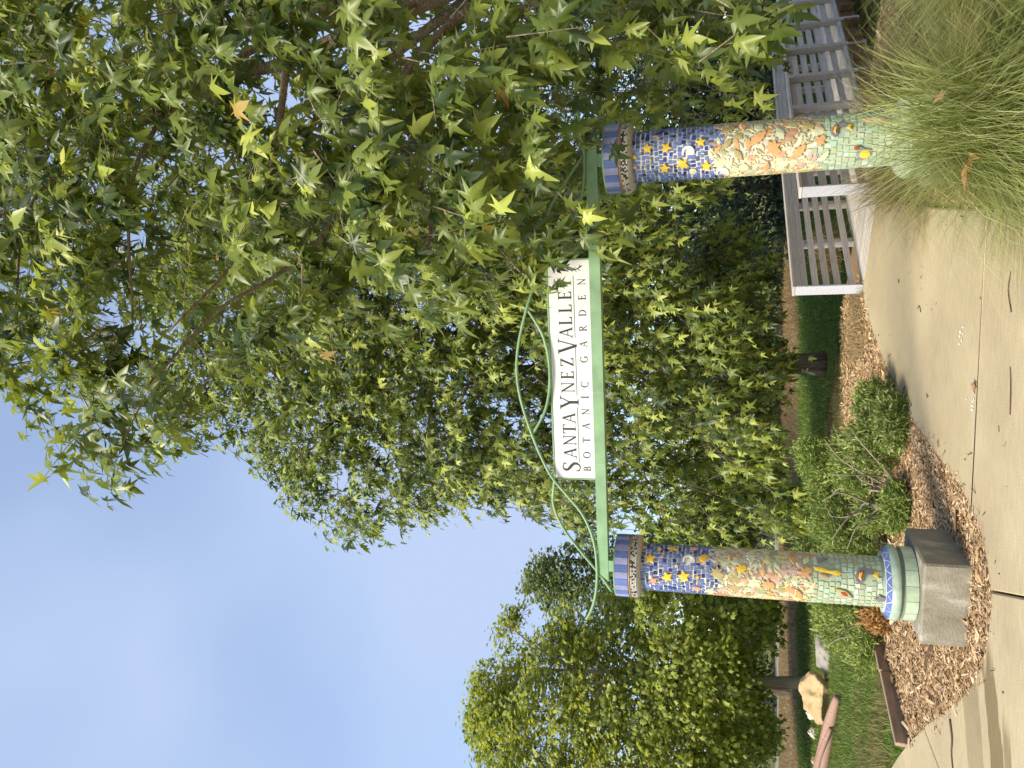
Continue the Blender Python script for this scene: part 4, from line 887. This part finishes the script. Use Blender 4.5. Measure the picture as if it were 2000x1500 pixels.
add_limbs(fg, BARK_S, [(5.2, 8.6, -0.1), (5.1, 8.5, 1.5), (4.9, 8.4, 3.2), (4.9, 8.6, 5.5), (4.6, 8.8, 9.0)], 0.27, 0.08, BR)

# sycamore behind the gateway
MID = [(2.17, 13.47), (0.34, 13.2), (-1.25, 12.8), (-1.79, 12.14), (-1.55, 11.24), (-1.8, 10.37), (-2.58, 9.64), (-3.09, 9.05), (-3.35, 8.13), (-3.1, 7.3), (-2.65, 6.85), (-2.45, 6.15), (-2.25, 5.42), (-2.6, 4.9), (-3.0, 4.2), (-2.94, 2.77), (-2.67, 0.9), (-2.27, 0.40), (-0.91, 0.30), (0.46, 0.45), (1.74, 0.6), (3.21, 0.7), (4.08, 2.77), (4.49, 7.9), (3.95, 12.53)]
mid_t = thing('sycamore_tree', 'tall sycamore with dark furrowed trunk standing behind the sign', 'tree', (0.37, 15.55, 0))
tw = MB(); pm = crown_points(MID, 14.3, 2.6, 3900, 1.6, 0.34, 0.62, 3.0, 0.62, erode=0.8, escale=0.8)
data = sprays(pm, np.array((0.4, 15.5, 6.5)), 12, 0.15, 0.5, 0.09, FACE, tw, tlen=0.55)
foliage(mid_t, 'foliage', T_SYC, SYCM2, data, 300, lambda p, s: np.where(p[:, 2] < 5.5, s / np.linalg.norm(p - CAMP, axis=1), 0))
tw.v = [(x - 0.37, y - 15.55, z) for x, y, z in tw.v]; tw.build('twigs', BARK, mid_t)['kind'] = 'stuff'
TRK = [(0.37, 15.55, -0.1), (0.42, 15.5, 1.5), (0.5, 15.4, 3.5), (0.3, 15.3, 6.0), (0.5, 15.2, 9.5)]
add_limbs(mid_t, BARK, TRK, 0.20, 0.05, auto_branches(TRK, pm, 26, 0.06))

# round maple on the left, and a darker tree behind it
LEFT = [(-9.63, 6.72), (-9.2, 7.3), (-8.7, 7.43), (-8.35, 7.75), (-7.29, 7.62), (-6.5, 7.49), (-5.81, 7.04), (-5.43, 6.4), (-5.43, 5.65), (-4.75, 4.92), (-4.04, 3.51), (-3.81, 1.92), (-3.98, 0.95), (-5.24, 0.7), (-6.65, 0.85), (-8.04, 0.75), (-9.44, 0.7), (-11.07, 1.92), (-11.58, 4.68), (-10.46, 6.28)]
lt = thing('maple_tree', 'round yellow-green tree with slim pale trunk behind the tan boulder', 'tree', (-6.75, 18.5, 0))
tw = MB(); pl = crown_points(LEFT, 18.3, 3.0, 2900, 2.2, 0.40, 0.8, 8.0, 0.5, erode=1.2, escale=0.85)
data = sprays(pl, np.array((-7.0, 18.5, 3.6)), 15, 0.115, 0.15, 0.12, FACE, tw, tlen=0.5, upn=0.8)
foliage(lt, 'foliage', T_MAP, MAPM, data, 200, lambda p, s: s / np.linalg.norm(p - CAMP, axis=1))
tw.v = [(x + 6.75, y - 18.5, z) for x, y, z in tw.v]; tw.build('twigs', BARK, lt)['kind'] = 'stuff'
TRK = [(-6.75, 18.5, -0.1), (-6.80, 18.5, 1.0), (-6.85, 18.5, 2.2), (-6.95, 18.5, 4.2), (-7.1, 18.5, 6.6)]
add_limbs(lt, BARK_P, TRK, 0.135, 0.03, auto_branches(TRK, pl, 22, 0.045))
BACK = [(-6.3, 8.2), (-7.1, 8.2), (-7.64, 6.96), (-7.04, 3.61), (-5.73, 0.9), (-3.8, 0.9), (-4.5, 4.6), (-5.3, 6.6), (-5.9, 7.8)]
bt = thing('far_tree', 'darker airy tree showing between the yellow-green tree and the sign', 'tree', (-5.4, 25, 0))
pb = crown_points(BACK, 25, 2.2, 900, 1.5, 0.30, 0.6, 2.0, 0.6, erode=0.7, escale=0.9)
data = sprays(pb, np.array((-5.6, 25, 4.5)), 12, 0.14, 0.2, 0.15, FACE, None, tlen=0.5)
foliage(bt, 'foliage', T_MAP, DARKM, data)
TRK = [(-5.4, 25, -0.1), (-5.5, 25, 2), (-5.7, 25, 4.5), (-5.9, 25, 7.5)]
add_limbs(bt, BARK, TRK, 0.16, 0.03, auto_branches(TRK, pb, 12, 0.05))

# background shrubs and trees that close the view
def blob(cx, cz, rx, rz, seed, n=16):
    rr = random.Random(seed); return [(cx + rx * math.cos(math.tau * i / n) * rr.uniform(0.82, 1.1), max(0.05, cz + (rz if math.sin(math.tau * i / n) > 0 else rz * 1.3) * math.sin(math.tau * i / n) * rr.uniform(0.82, 1.1))) for i in range(n)]
def far_plant(name, label, cat, x, y, rx, h, mat, n, size, seed, group, trunk=False, T=T_OVAL, z0=0.0):
    root = thing(name, label, cat, (x, y, 0), group); cz = z0 + (h - z0) / 2
    p = crown_points(blob(x, cz, rx, (h - z0) / 2, seed), y, min(rx, 2.2), n, rx * 0.5, 0.2, 0.6, seed * 3.1, 0.5)
    d = sprays(p, np.array((x, y, cz * 0.6)), 9, size, 0.0, 0.12, FACE, None, tlen=0.45, upn=0.7); foliage(root, 'foliage', T, mat, d)
    TR = [(x, y, -0.1), (x + 0.05, y, h * 0.3), (x - 0.05, y, h * 0.75)]; add_limbs(root, BARK, TR, 0.05 + 0.02 * h, 0.02, auto_branches(TR, p, 6, 0.03), 'stem')
g1 = 'trees and shrubs beyond the lawn'
far_plant('shrub', 'grey-green shrub beyond the lawn left of the pale trunk', 'shrub', -12.2, 31, 2.6, 2.6, SHADEM, 420, 0.17, 1, g1)
far_plant('shrub', 'grey-green shrub beyond the lawn right of the pale trunk', 'shrub', -8.6, 32.5, 2.4, 2.4, SHADEM, 420, 0.17, 2, g1)
far_plant('shrub', 'dusky blue-green shrub beyond the lawn right of the left pillar', 'shrub', -4.4, 29.5, 2.0, 3.0, SHADEM, 420, 0.16, 3, g1)
far_plant('shrub', 'low dark shrub beyond the lawn left of the furrowed trunk', 'shrub', -1.0, 28.5, 2.0, 2.8, SHADEM, 420, 0.16, 4, g1)
far_plant('shrub', 'dark shrub beyond the lawn right of the furrowed trunk', 'shrub', 2.6, 27.5, 2.4, 3.6, SHADEM, 520, 0.16, 5, g1)
far_plant('evergreen_tree', 'dark evergreen tree behind the far bridge railing', 'tree', 5.2, 21.5, 2.4, 6.5, SHADEM, 1200, 0.15, 6, g1)
far_plant('evergreen_tree', 'dark evergreen tree behind the right end of the bridge', 'tree', 9.2, 21, 2.8, 7.0, SHADEM, 1300, 0.15, 7, g1)
far_plant('evergreen_tree', 'dark tall tree filling the gap behind the near sycamore', 'tree', 4.0, 27.0, 3.4, 11.0, DARKM, 1500, 0.18, 8, g1, z0=1.5)
far_plant('evergreen_tree', 'dark tree in the far right corner behind the sycamore crown', 'tree', 10.5, 28, 3.6, 12.0, DARKM, 1500, 0.18, 9, g1, z0=1.0)
for (x, y, h, lab) in ((-8.6, 22.9, 1.3, 'short weathered grey stump under the yellow-green tree'),):
    r_ = thing('tree_stump' if h < 2 else 'young_tree', lab, 'stump' if h < 2 else 'tree', (x, y, 0))
    c_, rr = limb([(0, 0, -0.1), (0.03, 0, h * 0.5), (0.0, 0, h)], 0.20 if h < 2 else 0.10, 0.17 if h < 2 else 0.05); MB().tube(c_, rr, 10).build('trunk', BARK, r_)
    if h >= 2:
        p = crown_points(blob(x, 3.4, 1.2, 1.3, 44), y, 1.0, 150, 0.6, 0.2); foliage(r_, 'foliage', T_OVAL, SHADEM, sprays(p, np.array((x, y, 3)), 8, 0.14, 0.1, 0.1, FACE, None))
# woods on the horizon
V = []; data = []
for k in range(46):
    a = R(-62 + 124 * k / 45); d = random.uniform(70, 95); x, y, h, rx = d * math.sin(a), d * math.cos(a), random.uniform(5, 9), random.uniform(3.5, 5)
    p = crown_points(blob(x, h * 0.45, rx, h * 0.5, 90 + k), y, 3, 110, 2.0, 0.1); data.append(sprays(p, np.array((x, y, h * 0.3)), 6, 0.75, 0.0, 0.4, FACE, None, tlen=1.0))
pos, M3, size, rn = (np.concatenate(q_) for q_ in zip(*data)); V, F, r_ = leaf_mesh_arrays(T_OVAL, pos, M3, size, rn)
o = obj('distant_woods', tris('distant_woods', V, F, r_), DARKM); o['kind'] = 'stuff'; o['label'] = 'distant belt of dark woods along the horizon'; o['category'] = 'woods'

# ------------------------------------------------------------------ grasses
def blades(cx, cy, n, r0, ln, w, el, spread=0.0, seg=5, az=None, droop=1.0, cz=0.0):
    a = rng.uniform(0, math.tau, n) if az is None else rng.normal(az[0], az[1], n)
    rad = r0 * np.sqrt(rng.random(n)); b_ = rng.uniform(0, math.tau, n)
    p = np.stack([cx + rad * np.cos(b_), cy + rad * np.sin(b_), np.full(n, cz)], -1)
    e = R(90) - np.abs(rng.normal(0, R(el), n)); L_ = ln * rng.uniform(0.55, 1.15, n); W = w * rng.uniform(0.7, 1.3, n)
    cols = [p]; step = (L_ / seg)[:, None]
    side = np.stack([-np.sin(a), np.cos(a), np.zeros(n)], -1); dr = droop * rng.uniform(0.12, 0.32, n)
    for k in range(seg):
        d = np.stack([np.cos(a) * np.cos(e), np.sin(a) * np.cos(e), np.sin(e)], -1); p = p + d * step; cols.append(p)
        e = e - dr * (0.7 + 0.5 * k); a = a + rng.normal(0, 0.06, n)
    V = []
    for k, c_ in enumerate(cols):
        wk = (W * (1 - (k / seg) ** 1.5 * 0.92))[:, None] * side / 2; V += [c_ - wk, c_ + wk]
    V = np.stack(V, 1); m_ = 2 * (seg + 1); V[:, :, 2] = np.maximum(V[:, :, 2], 0.03)
    f = np.array([t_ for k in range(seg) for t_ in ((2 * k, 2 * k + 1, 2 * k + 3), (2 * k, 2 * k + 3, 2 * k + 2))])
    return V.reshape(-1, 3), (np.arange(n)[:, None, None] * m_ + f[None]).reshape(-1, 3), np.repeat(rng.random(n), len(f))
DEER = leafmat('deer_grass', [(0.0, '647238'), (0.3, '86944c'), (0.6, 'a2aa60'), (0.85, 'bebe7c'), (1.0, 'd4ce9e')], 0.25, 0.6, 0.0, tscale=1.2)
STRAW = leafmat('straw_grass', [(0.0, '6a5a38'), (0.5, '94825a'), (1.0, 'b8a67a')], 0.25, 0.6, 0.0, tscale=1.2)
def grass(label, x, y, parts, mat, group):
    o = thing('ornamental_grass', label, 'grass', (x, y, 0), group); V, F, r_ = join(*parts)
    V = V - np.array((x, y, 0)); c_ = obj('blades', tris('blades', V, F, r_), mat, o); c_['kind'] = 'stuff'; return o
gg = 'clumps of ornamental grass round the right pillar'
grass('big fountain of olive grass in front of the right pillar foot', 1.50, 4.92, [blades(1.50, 4.92, 5200, 0.22, 0.74, 0.0052, 52, droop=1.25), blades(1.50, 4.92, 3600, 0.26, 1.15, 0.005, 70, droop=1.0), blades(1.50, 4.92, 350, 0.2, 1.0, 0.0045, 40)], DEER, gg)
grass('olive grass clump at the picture edge right of the big fountain', 2.55, 4.85, [blades(2.5, 4.7, 5200, 0.26, 0.95, 0.0055, 48), blades(2.5, 4.7, 1500, 0.26, 1.1, 0.005, 70)], DEER, gg)
grass('thin straw-coloured grass clump behind the right pillar', 2.30, 6.75, [blades(2.30, 6.75, 3800, 0.25, 0.85, 0.0045, 38)], STRAW, gg)
grass('pale straw grass beside the walk by the near railing post', 1.85, 7.3, [blades(1.85, 7.3, 3400, 0.24, 0.80, 0.0045, 46)], STRAW, gg)
grass('low dry grass clump on the bark bed at the right edge', 3.1, 7.6, [blades(3.1, 7.6, 900, 0.25, 0.45, 0.0045, 44)], STRAW, gg)
grass('tufted pale grass behind the far railing end', 2.0, 12.6, [blades(2.0, 12.6, 1200, 0.25, 0.6, 0.007, 40)], STRAW, gg)
def lawn_blades(n, xr, yr, test, h, w):
    x = rng.uniform(*xr, n); y = rng.uniform(*yr, n); k = test(x, y); x, y = x[k], y[k]; n = len(x); a = rng.uniform(0, math.tau, n); hh = h * rng.uniform(0.5, 1.3, n)
    p = np.stack([x, y, ground_z(x, y) - 0.01], -1); s = np.stack([np.cos(a), np.sin(a), 0 * a], -1) * (w / 2); tp = p + np.stack([rng.normal(0, 0.5, n) * hh, rng.normal(0, 0.5, n) * hh, hh], -1)
    return np.stack([p - s, p + s, tp], 1).reshape(-1, 3), np.arange(3 * n).reshape(-1, 3), rng.random(n)
def w_of(i, thr=0.5):
    return lambda x, y: (zones(x, y, vnoise(x, y, 0.55))[i] > thr + rng.uniform(-0.25, 0.25, len(x))) & (~inside(PATH, x, y))
LAWN = leafmat('lawn_grass', [(0.0, '465624'), (0.5, '667a36'), (0.85, '909c50'), (1.0, 'aeaa6c')], 0.25, 0.6, 0.0, tscale=1.2)
V, F, r_ = join(lawn_blades(52000, (-9, -2), (7.6, 15), w_of(1), 0.075, 0.010), lawn_blades(42000, (-13, 9), (14.8, 21.5), w_of(1), 0.08, 0.016))
o = obj('lawn_grass', tris('lawn_grass', V, F, r_), LAWN); o['kind'] = 'stuff'; o['label'] = 'green mown lawn beyond the mulch and left of the walk'; o['category'] = 'grass'
V, F, r_ = join(lawn_blades(9000, (-6, -2.2), (8.2, 10.8), lambda x, y: (x < board_x(y) - 0.1) & (vnoise(x, y, 0.9, 3.0) > -0.05), 0.11, 0.008), lawn_blades(16000, (-4, 6), (12.2, 15.2), lambda x, y: vnoise(x, y, 1.1, 6.0) > -0.1, 0.06, 0.012), lawn_blades(12000, (-13, 9), (20.5, 28), lambda x, y: x > -99, 0.08, 0.02), lawn_blades(900, (0.3, 1.25), (10.3, 11.3), lambda x, y: x > -9, 0.16, 0.01))
o = obj('dry_grass', tris('dry_grass', V, F, r_), STRAW); o['kind'] = 'stuff'; o['label'] = 'dry tan grass and litter between the lawns'; o['category'] = 'grass'

# ------------------------------------------------------------------ junipers beside the left pillar
JUN = leafmat('juniper_green', [(0.0, '5a6e2c'), (0.4, '788c3e'), (0.75, '98a656'), (1.0, 'b4b874')], 0.2, 0.6, 0.0, tscale=1.2)
DEADB = flat('bleached_wood', '8d8270', 0.9, 0.2, 20, 0.3)
BROWNJ = leafmat('dead_juniper', [(0.0, '80582e'), (0.5, 'a67c44'), (1.0, 'c09a60')], 0.15, 0.7, 0.0)
T_SPR = [T_leaf([(0, 0), (0.09, 0.2), (0.03, 0.32), (0.16, 0.55), (0.05, 0.62), (0, 1)], (0, 0.3), 0.2, 0.1, 0), T_leaf([(0, 0), (0.14, 0.3), (0.04, 0.45), (0.10, 0.75), (0, 1)], (0, 0.4), 0.4, 0.3, 0)]
def juniper(label, x, y, lumps, stems, mat=JUN, n=900, size=0.05, group='junipers in the mulch bed', up_=0.5):
    root = thing('juniper_shrub', label, 'shrub', (x, y, 0), group); pos = []; cen_ = []
    for (cx, cy, cz, rx, ry, rz, wgt) in lumps:
        k = int(n * wgt); d = unit(k) * (rng.random((k, 1)) ** 0.4); pos.append(np.array((cx, cy, cz)) + d * np.array((rx, ry, rz))); cen_.append(np.repeat([[cx, cy, cz - rz * 0.7]], k, 0))
    pos = np.concatenate(pos); cc = np.concatenate(cen_); pos[:, 2] = np.maximum(pos[:, 2], 0.03); m_ = len(pos)
    P_, A_, N_, S_, Rn = [], [], [], [], []
    o_ = pos - cc; o_ /= np.linalg.norm(o_, axis=1, keepdims=True); crn = rng.random(m_)
    for j in range(12):
        ax = o_ * 0.6 + unit(m_) * 0.8; ax[:, 2] += up_ * 0.5; P_.append(pos + rng.normal(0, 0.028, (m_, 3))); A_.append(ax); N_.append(unit(m_) + np.array((0, -0.4, 0.5))); S_.append(size * rng.lognormal(0, 0.3, m_)); Rn.append(np.clip(crn * 0.5 + rng.random(m_) * 0.5, 0, 0.99))
    foliage(root, 'foliage', T_SPR, mat, (np.concatenate(P_), frames(np.concatenate(A_), np.concatenate(N_)), np.concatenate(S_), np.concatenate(Rn)))
    for pts, r0 in stems:
        c_, rr = limb(pts, r0, r0 * 0.25, k=4); MB().tube([p - Vector((x, y, 0)) for p in c_], rr, 6).build('stem', DEADB, root)
    return root
def stems(x, y, n, h, sp, r0=0.016, seed=1):
    rr = random.Random(seed); out = []
    for i in range(n):
        a = rr.uniform(0, math.tau); d = rr.uniform(0.4, 1) * sp; e = Vector((x + d * math.cos(a), y + d * math.sin(a), h * rr.uniform(0.5, 1.1))); m1 = Vector((x, y, 0)).lerp(e, 0.35) + Vector((rr.uniform(-.1, .1), rr.uniform(-.1, .1), -0.04)); m2 = Vector((x, y, 0)).lerp(e, 0.7) + Vector((rr.uniform(-.1, .1), rr.uniform(-.1, .1), 0.05))
        out.append(([(x, y, 0.0), m1, m2, e], r0 * rr.uniform(0.6, 1)))
    return out
juniper('dense bright green juniper mound at the edge of the walk', -0.36, 8.1, [(-0.36, 8.0, 0.13, 0.27, 0.26, 0.15, 0.4), (-0.20, 8.5, 0.20, 0.24, 0.25, 0.17, 0.25), (-0.62, 8.35, 0.26, 0.28, 0.28, 0.24, 0.3), (-0.72, 8.8, 0.40, 0.2, 0.2, 0.2, 0.12)], stems(-0.5, 8.3, 6, 0.4, 0.5, seed=2), n=1500)
juniper('leggy juniper with bare bleached branches right of the left pillar', -1.0, 8.3, [(-1.15, 7.9, 0.12, 0.24, 0.22, 0.10, 0.25), (-0.90, 8.7, 0.38, 0.26, 0.3, 0.20, 0.25), (-0.80, 9.1, 0.72, 0.22, 0.25, 0.20, 0.18), (-1.1, 9.2, 0.55, 0.25, 0.2, 0.25, 0.15), (-1.35, 8.6, 0.20, 0.2, 0.25, 0.15, 0.15)], stems(-1.05, 8.25, 16, 0.70, 0.70, 0.02, 5), n=1300)
juniper('sparse juniper with bare twigs behind the left pillar', -1.75, 9.0, [(-1.8, 9.0, 0.35, 0.35, 0.35, 0.3, 0.4), (-1.5, 9.2, 0.5, 0.3, 0.3, 0.3, 0.3)], stems(-1.7, 8.9, 10, 0.6, 0.6, 0.018, 9), n=800)
juniper('spreading juniper left of the left pillar behind the timber edge', -2.5, 9.5, [(-2.35, 9.5, 0.45, 0.40, 0.35, 0.34, 0.4), (-2.75, 9.8, 0.35, 0.45, 0.4, 0.30, 0.35), (-2.9, 9.3, 0.18, 0.35, 0.3, 0.16, 0.2), (-2.2, 9.9, 0.7, 0.28, 0.3, 0.22, 0.2)], stems(-2.5, 9.3, 10, 0.6, 0.6, 0.018, 12), n=1700)
juniper('small dead orange-brown juniper tuft beside the left pillar', -2.46, 8.75, [(-2.46, 8.78, 0.13, 0.13, 0.13, 0.11, 1.0)], stems(-2.46, 8.75, 4, 0.16, 0.12, 0.008, 3), BROWNJ, 110, 0.06)

# ------------------------------------------------------------------ stones, timber edge, log, litter
def stone(name, label, loc, dim, mat, seed, parent=None, cut=9, rough=0.12):
    import bmesh
    bm = bmesh.new(); bmesh.ops.create_icosphere(bm, subdivisions=5, radius=1.0); rr = random.Random(seed)
    planes = [(Vector((rr.uniform(-1, 1), rr.uniform(-1, 1), rr.uniform(-0.4, 1))).normalized(), rr.uniform(0.55, 0.85)) for _ in range(cut)]
    for v in bm.verts:
        p = v.co.copy()
        for n, d in planes:
            k = p.dot(n) - d
            if k > 0: p -= n * k
        q_ = p * 1.7 + Vector((seed, 0, 0)); p += p.normalized() * ((noise.ridged_multi_fractal(q_, 0.9, 2.1, 5, 1.0, 2.0) - 1.2) * rough)
        v.co = Vector((p.x * dim[0], p.y * dim[1], p.z * dim[2]))
    me = bpy.data.meshes.new(name); bm.to_mesh(me); bm.free(); me.polygons.foreach_set('use_smooth', [True] * len(me.polygons))
    o = obj(name, me, mat); o.location = loc; return tag(o, label, 'rock')
TAN = flat('tan_sandstone', 'c0a478', 0.9, 0.22, 2.2, 0.6, bscale=9); GREYR = flat('grey_stone', '98928a', 0.9, 0.15, 3, 0.5, bscale=14); PALER = flat('pale_stone', 'c9c2b0', 0.9, 0.1, 5, 0.4)
stone('boulder', 'large tan sandstone boulder in front of the slim trunk', (-5.42, 14.3, 0.12), (0.46, 0.38, 0.34), TAN, 21)
stone('boulder', 'flat grey rock beside the tan boulder', (-4.68, 14.3, 0.04), (0.42, 0.3, 0.20), GREYR, 11)
stone('small_rock', 'white small rock on the grass left of the boulder, nearest to it', (-6.5, 16.3, 0.05), (0.17, 0.13, 0.12), PALER, 5)
stone('small_rock', 'cream small rock on the grass, farther left of the boulder', (-6.95, 16.4, 0.04), (0.13, 0.11, 0.1), PALER, 6)
stone('small_rock', 'little tan rock at the left edge of the grass', (-7.3, 15.9, 0.03), (0.14, 0.1, 0.08), TAN, 8)
stone('small_rock', 'pale flat stone lying by the juniper left of the timber edge', (-3.1, 9.75, 0.05), (0.12, 0.1, 0.08), PALER, 9)
LOGM = wood('pinkish_weathered_log', [(0.3, '8a6a5c'), (0.6, 'a98a7a'), (0.8, 'c0a696')])
lg = thing('fallen_log', 'long pinkish split log lying on the grass at the left', 'log', (-5.9, 13.5, 0.06))
c_, rr = limb([(0.0 + 1.15, -0.95, 0.0), (0.5, -0.3, 0.02), (-0.5, 0.6, 0.03), (-1.6, 1.6, 0.04)], 0.05, 0.15); MB().tube(c_, rr, 10).build('trunk', LOGM, lg)
c_, rr = limb([(0.45, -0.42, 0.03), (-0.4, 0.42, 0.10), (-1.5, 1.35, 0.12)], 0.03, 0.07); MB().tube(c_, rr, 7).build('split_piece', LOGM, lg)
TIM = wood('brown_edging_timber', [(0.3, '8a7462'), (0.6, 'aa927c'), (0.8, 'bca892')])
te = thing('timber_edging', 'brown timber board edging the mulch against the grass', 'edging', (float(BD0[0]), float(BD0[1]), 0))
for p0, p1, z in ((BD0, BD0 + (BD1 - BD0) * 0.56, 0.05), (BD0 + (BD1 - BD0) * 0.57, BD1, 0.035), (BD1 + np.array((0.01, 0.03)), BD2, 0.03)):
    d = p1 - p0; o = MB().box((0, 0, 0), (float(np.hypot(*d)), 0.045, 0.16), bev=0.005).build('board', TIM, te); mp_ = (p0 + p1) / 2 - BD0; o.location = (float(mp_[0]), float(mp_[1]), z); o.rotation_euler = (R(3), R(1.5), math.atan2(d[1], d[0]))
DRYL = {}
def fallen(label, loc, s, col, rot, group='fallen leaves', squash=1.0):
    if col not in DRYL: DRYL[col] = flat('dry_leaf_' + col, col, 0.7, 0.25, 20, 0.2)
    tv, tf = T_SYC[2]; tv = tv.copy(); tv[:, 2] *= 0.7; o = obj('fallen_leaf', tris('fallen_leaf', tv, tf), DRYL[col]); o.location = loc; o.scale = (s * squash, s, s * (2.2 if squash < 1 else 1)); o.rotation_euler = rot; tag(o, label, 'leaf', group)
fallen('dull orange fallen leaf lying on the walk joint', (0.01, 5.80, 0.045), 0.085, 'b07a5a', (0, 0, 1.2))
fallen('curled orange-tan leaf caught in the big grass clump', (1.22, 4.60, 0.36), 0.17, 'b58d58', (R(55), R(50), 2.0), squash=0.45)
fallen('small tan leaf caught near the top of the big grass clump', (1.55, 4.6, 0.50), 0.09, 'c0a070', (R(60), R(30), 0.4))
fallen('tan fallen leaf in front of the bright juniper mound', (-0.62, 7.5, 0.06), 0.10, 'b08850', (0.2, 0.1, 0.5))
fallen('pale curled leaf beside the leggy juniper', (-0.90, 7.78, 0.06), 0.11, 'c2a678', (0.3, 0.2, 2.5))
TWIG = flat('brown_twig', '5a4638', 0.9, 0.2, 20)
def twig(label, pts, r0): c_ = catmull(pts, 4); o = MB().tube(c_, [r0 * (1 - 0.5 * i / len(c_)) for i in range(len(c_))], 5).build('twig', TWIG); tag(o, label, 'twig', 'twigs on the walk and mulch')
twig('forked brown twig on the walk left of the concrete block', [(-2.50, 6.42, 0.028), (-2.62, 6.36, 0.03), (-2.75, 6.38, 0.028), (-2.92, 6.30, 0.028)], 0.008)
twig('thin long twig on the walk in front of the gateway', [(0.42, 5.12, 0.026), (0.55, 5.16, 0.03), (0.66, 5.13, 0.026)], 0.004)
twig('thin curved twig at the bottom of the walk right of centre', [(-0.18, 5.14, 0.026), (0.0, 5.12, 0.03), (0.10, 5.14, 0.026)], 0.004)
twig('straight dark stick on the mulch left of the concrete block', [(-2.10, 6.90, 0.05), (-2.20, 6.98, 0.055), (-2.34, 7.12, 0.05)], 0.010)
twig('short twig scrap on the walk near the railing end', [(0.62, 7.35, 0.026), (0.68, 7.40, 0.028), (0.66, 7.48, 0.026)], 0.004)
V, F, r_ = chips(420, (-3.0, 1.6), (4.9, 10), lambda x, y: inside(PATH, x, y) & (rng.random(len(x)) < 0.25 + 0.75 * (edge_dist(PATH, x, y) < 0.25)), 0.03, 0.026)
o = obj('scattered_debris', tris('scattered_debris', V, F, r_), stuffmat('dark_debris', [(0, '3a2c20'), (0.6, '6a5238'), (1, '9a7c54')])); o['kind'] = 'stuff'; o['label'] = 'scattered bits of bark and twig on the concrete walk'; o['category'] = 'debris'
def splat(label, cx, cy, n, seed):
    rr = random.Random(seed); mb = MB()
    for _ in range(n):
        x, y, a, b_ = cx + rr.uniform(-.07, .07), cy + rr.uniform(-.10, .10), rr.uniform(.006, .014), rr.uniform(.012, .03); m_ = 9
        mb.add([(x + a * math.cos(math.tau * i / m_) * rr.uniform(.8, 1.2), y + b_ * math.sin(math.tau * i / m_) * rr.uniform(.8, 1.2), 0.0262) for i in range(m_)], [tuple(range(m_))])
    tag(mb.build('bird_dropping', flat('white_dropping', 'e4e2da', 0.8, 0.05)), label, 'dropping', 'white droppings on the walk')
splat('white splashes on the walk right of the joint leaf', 0.34, 6.12, 6, 1); splat('white specks on the walk left of the joint leaf', -0.17, 5.92, 5, 2)
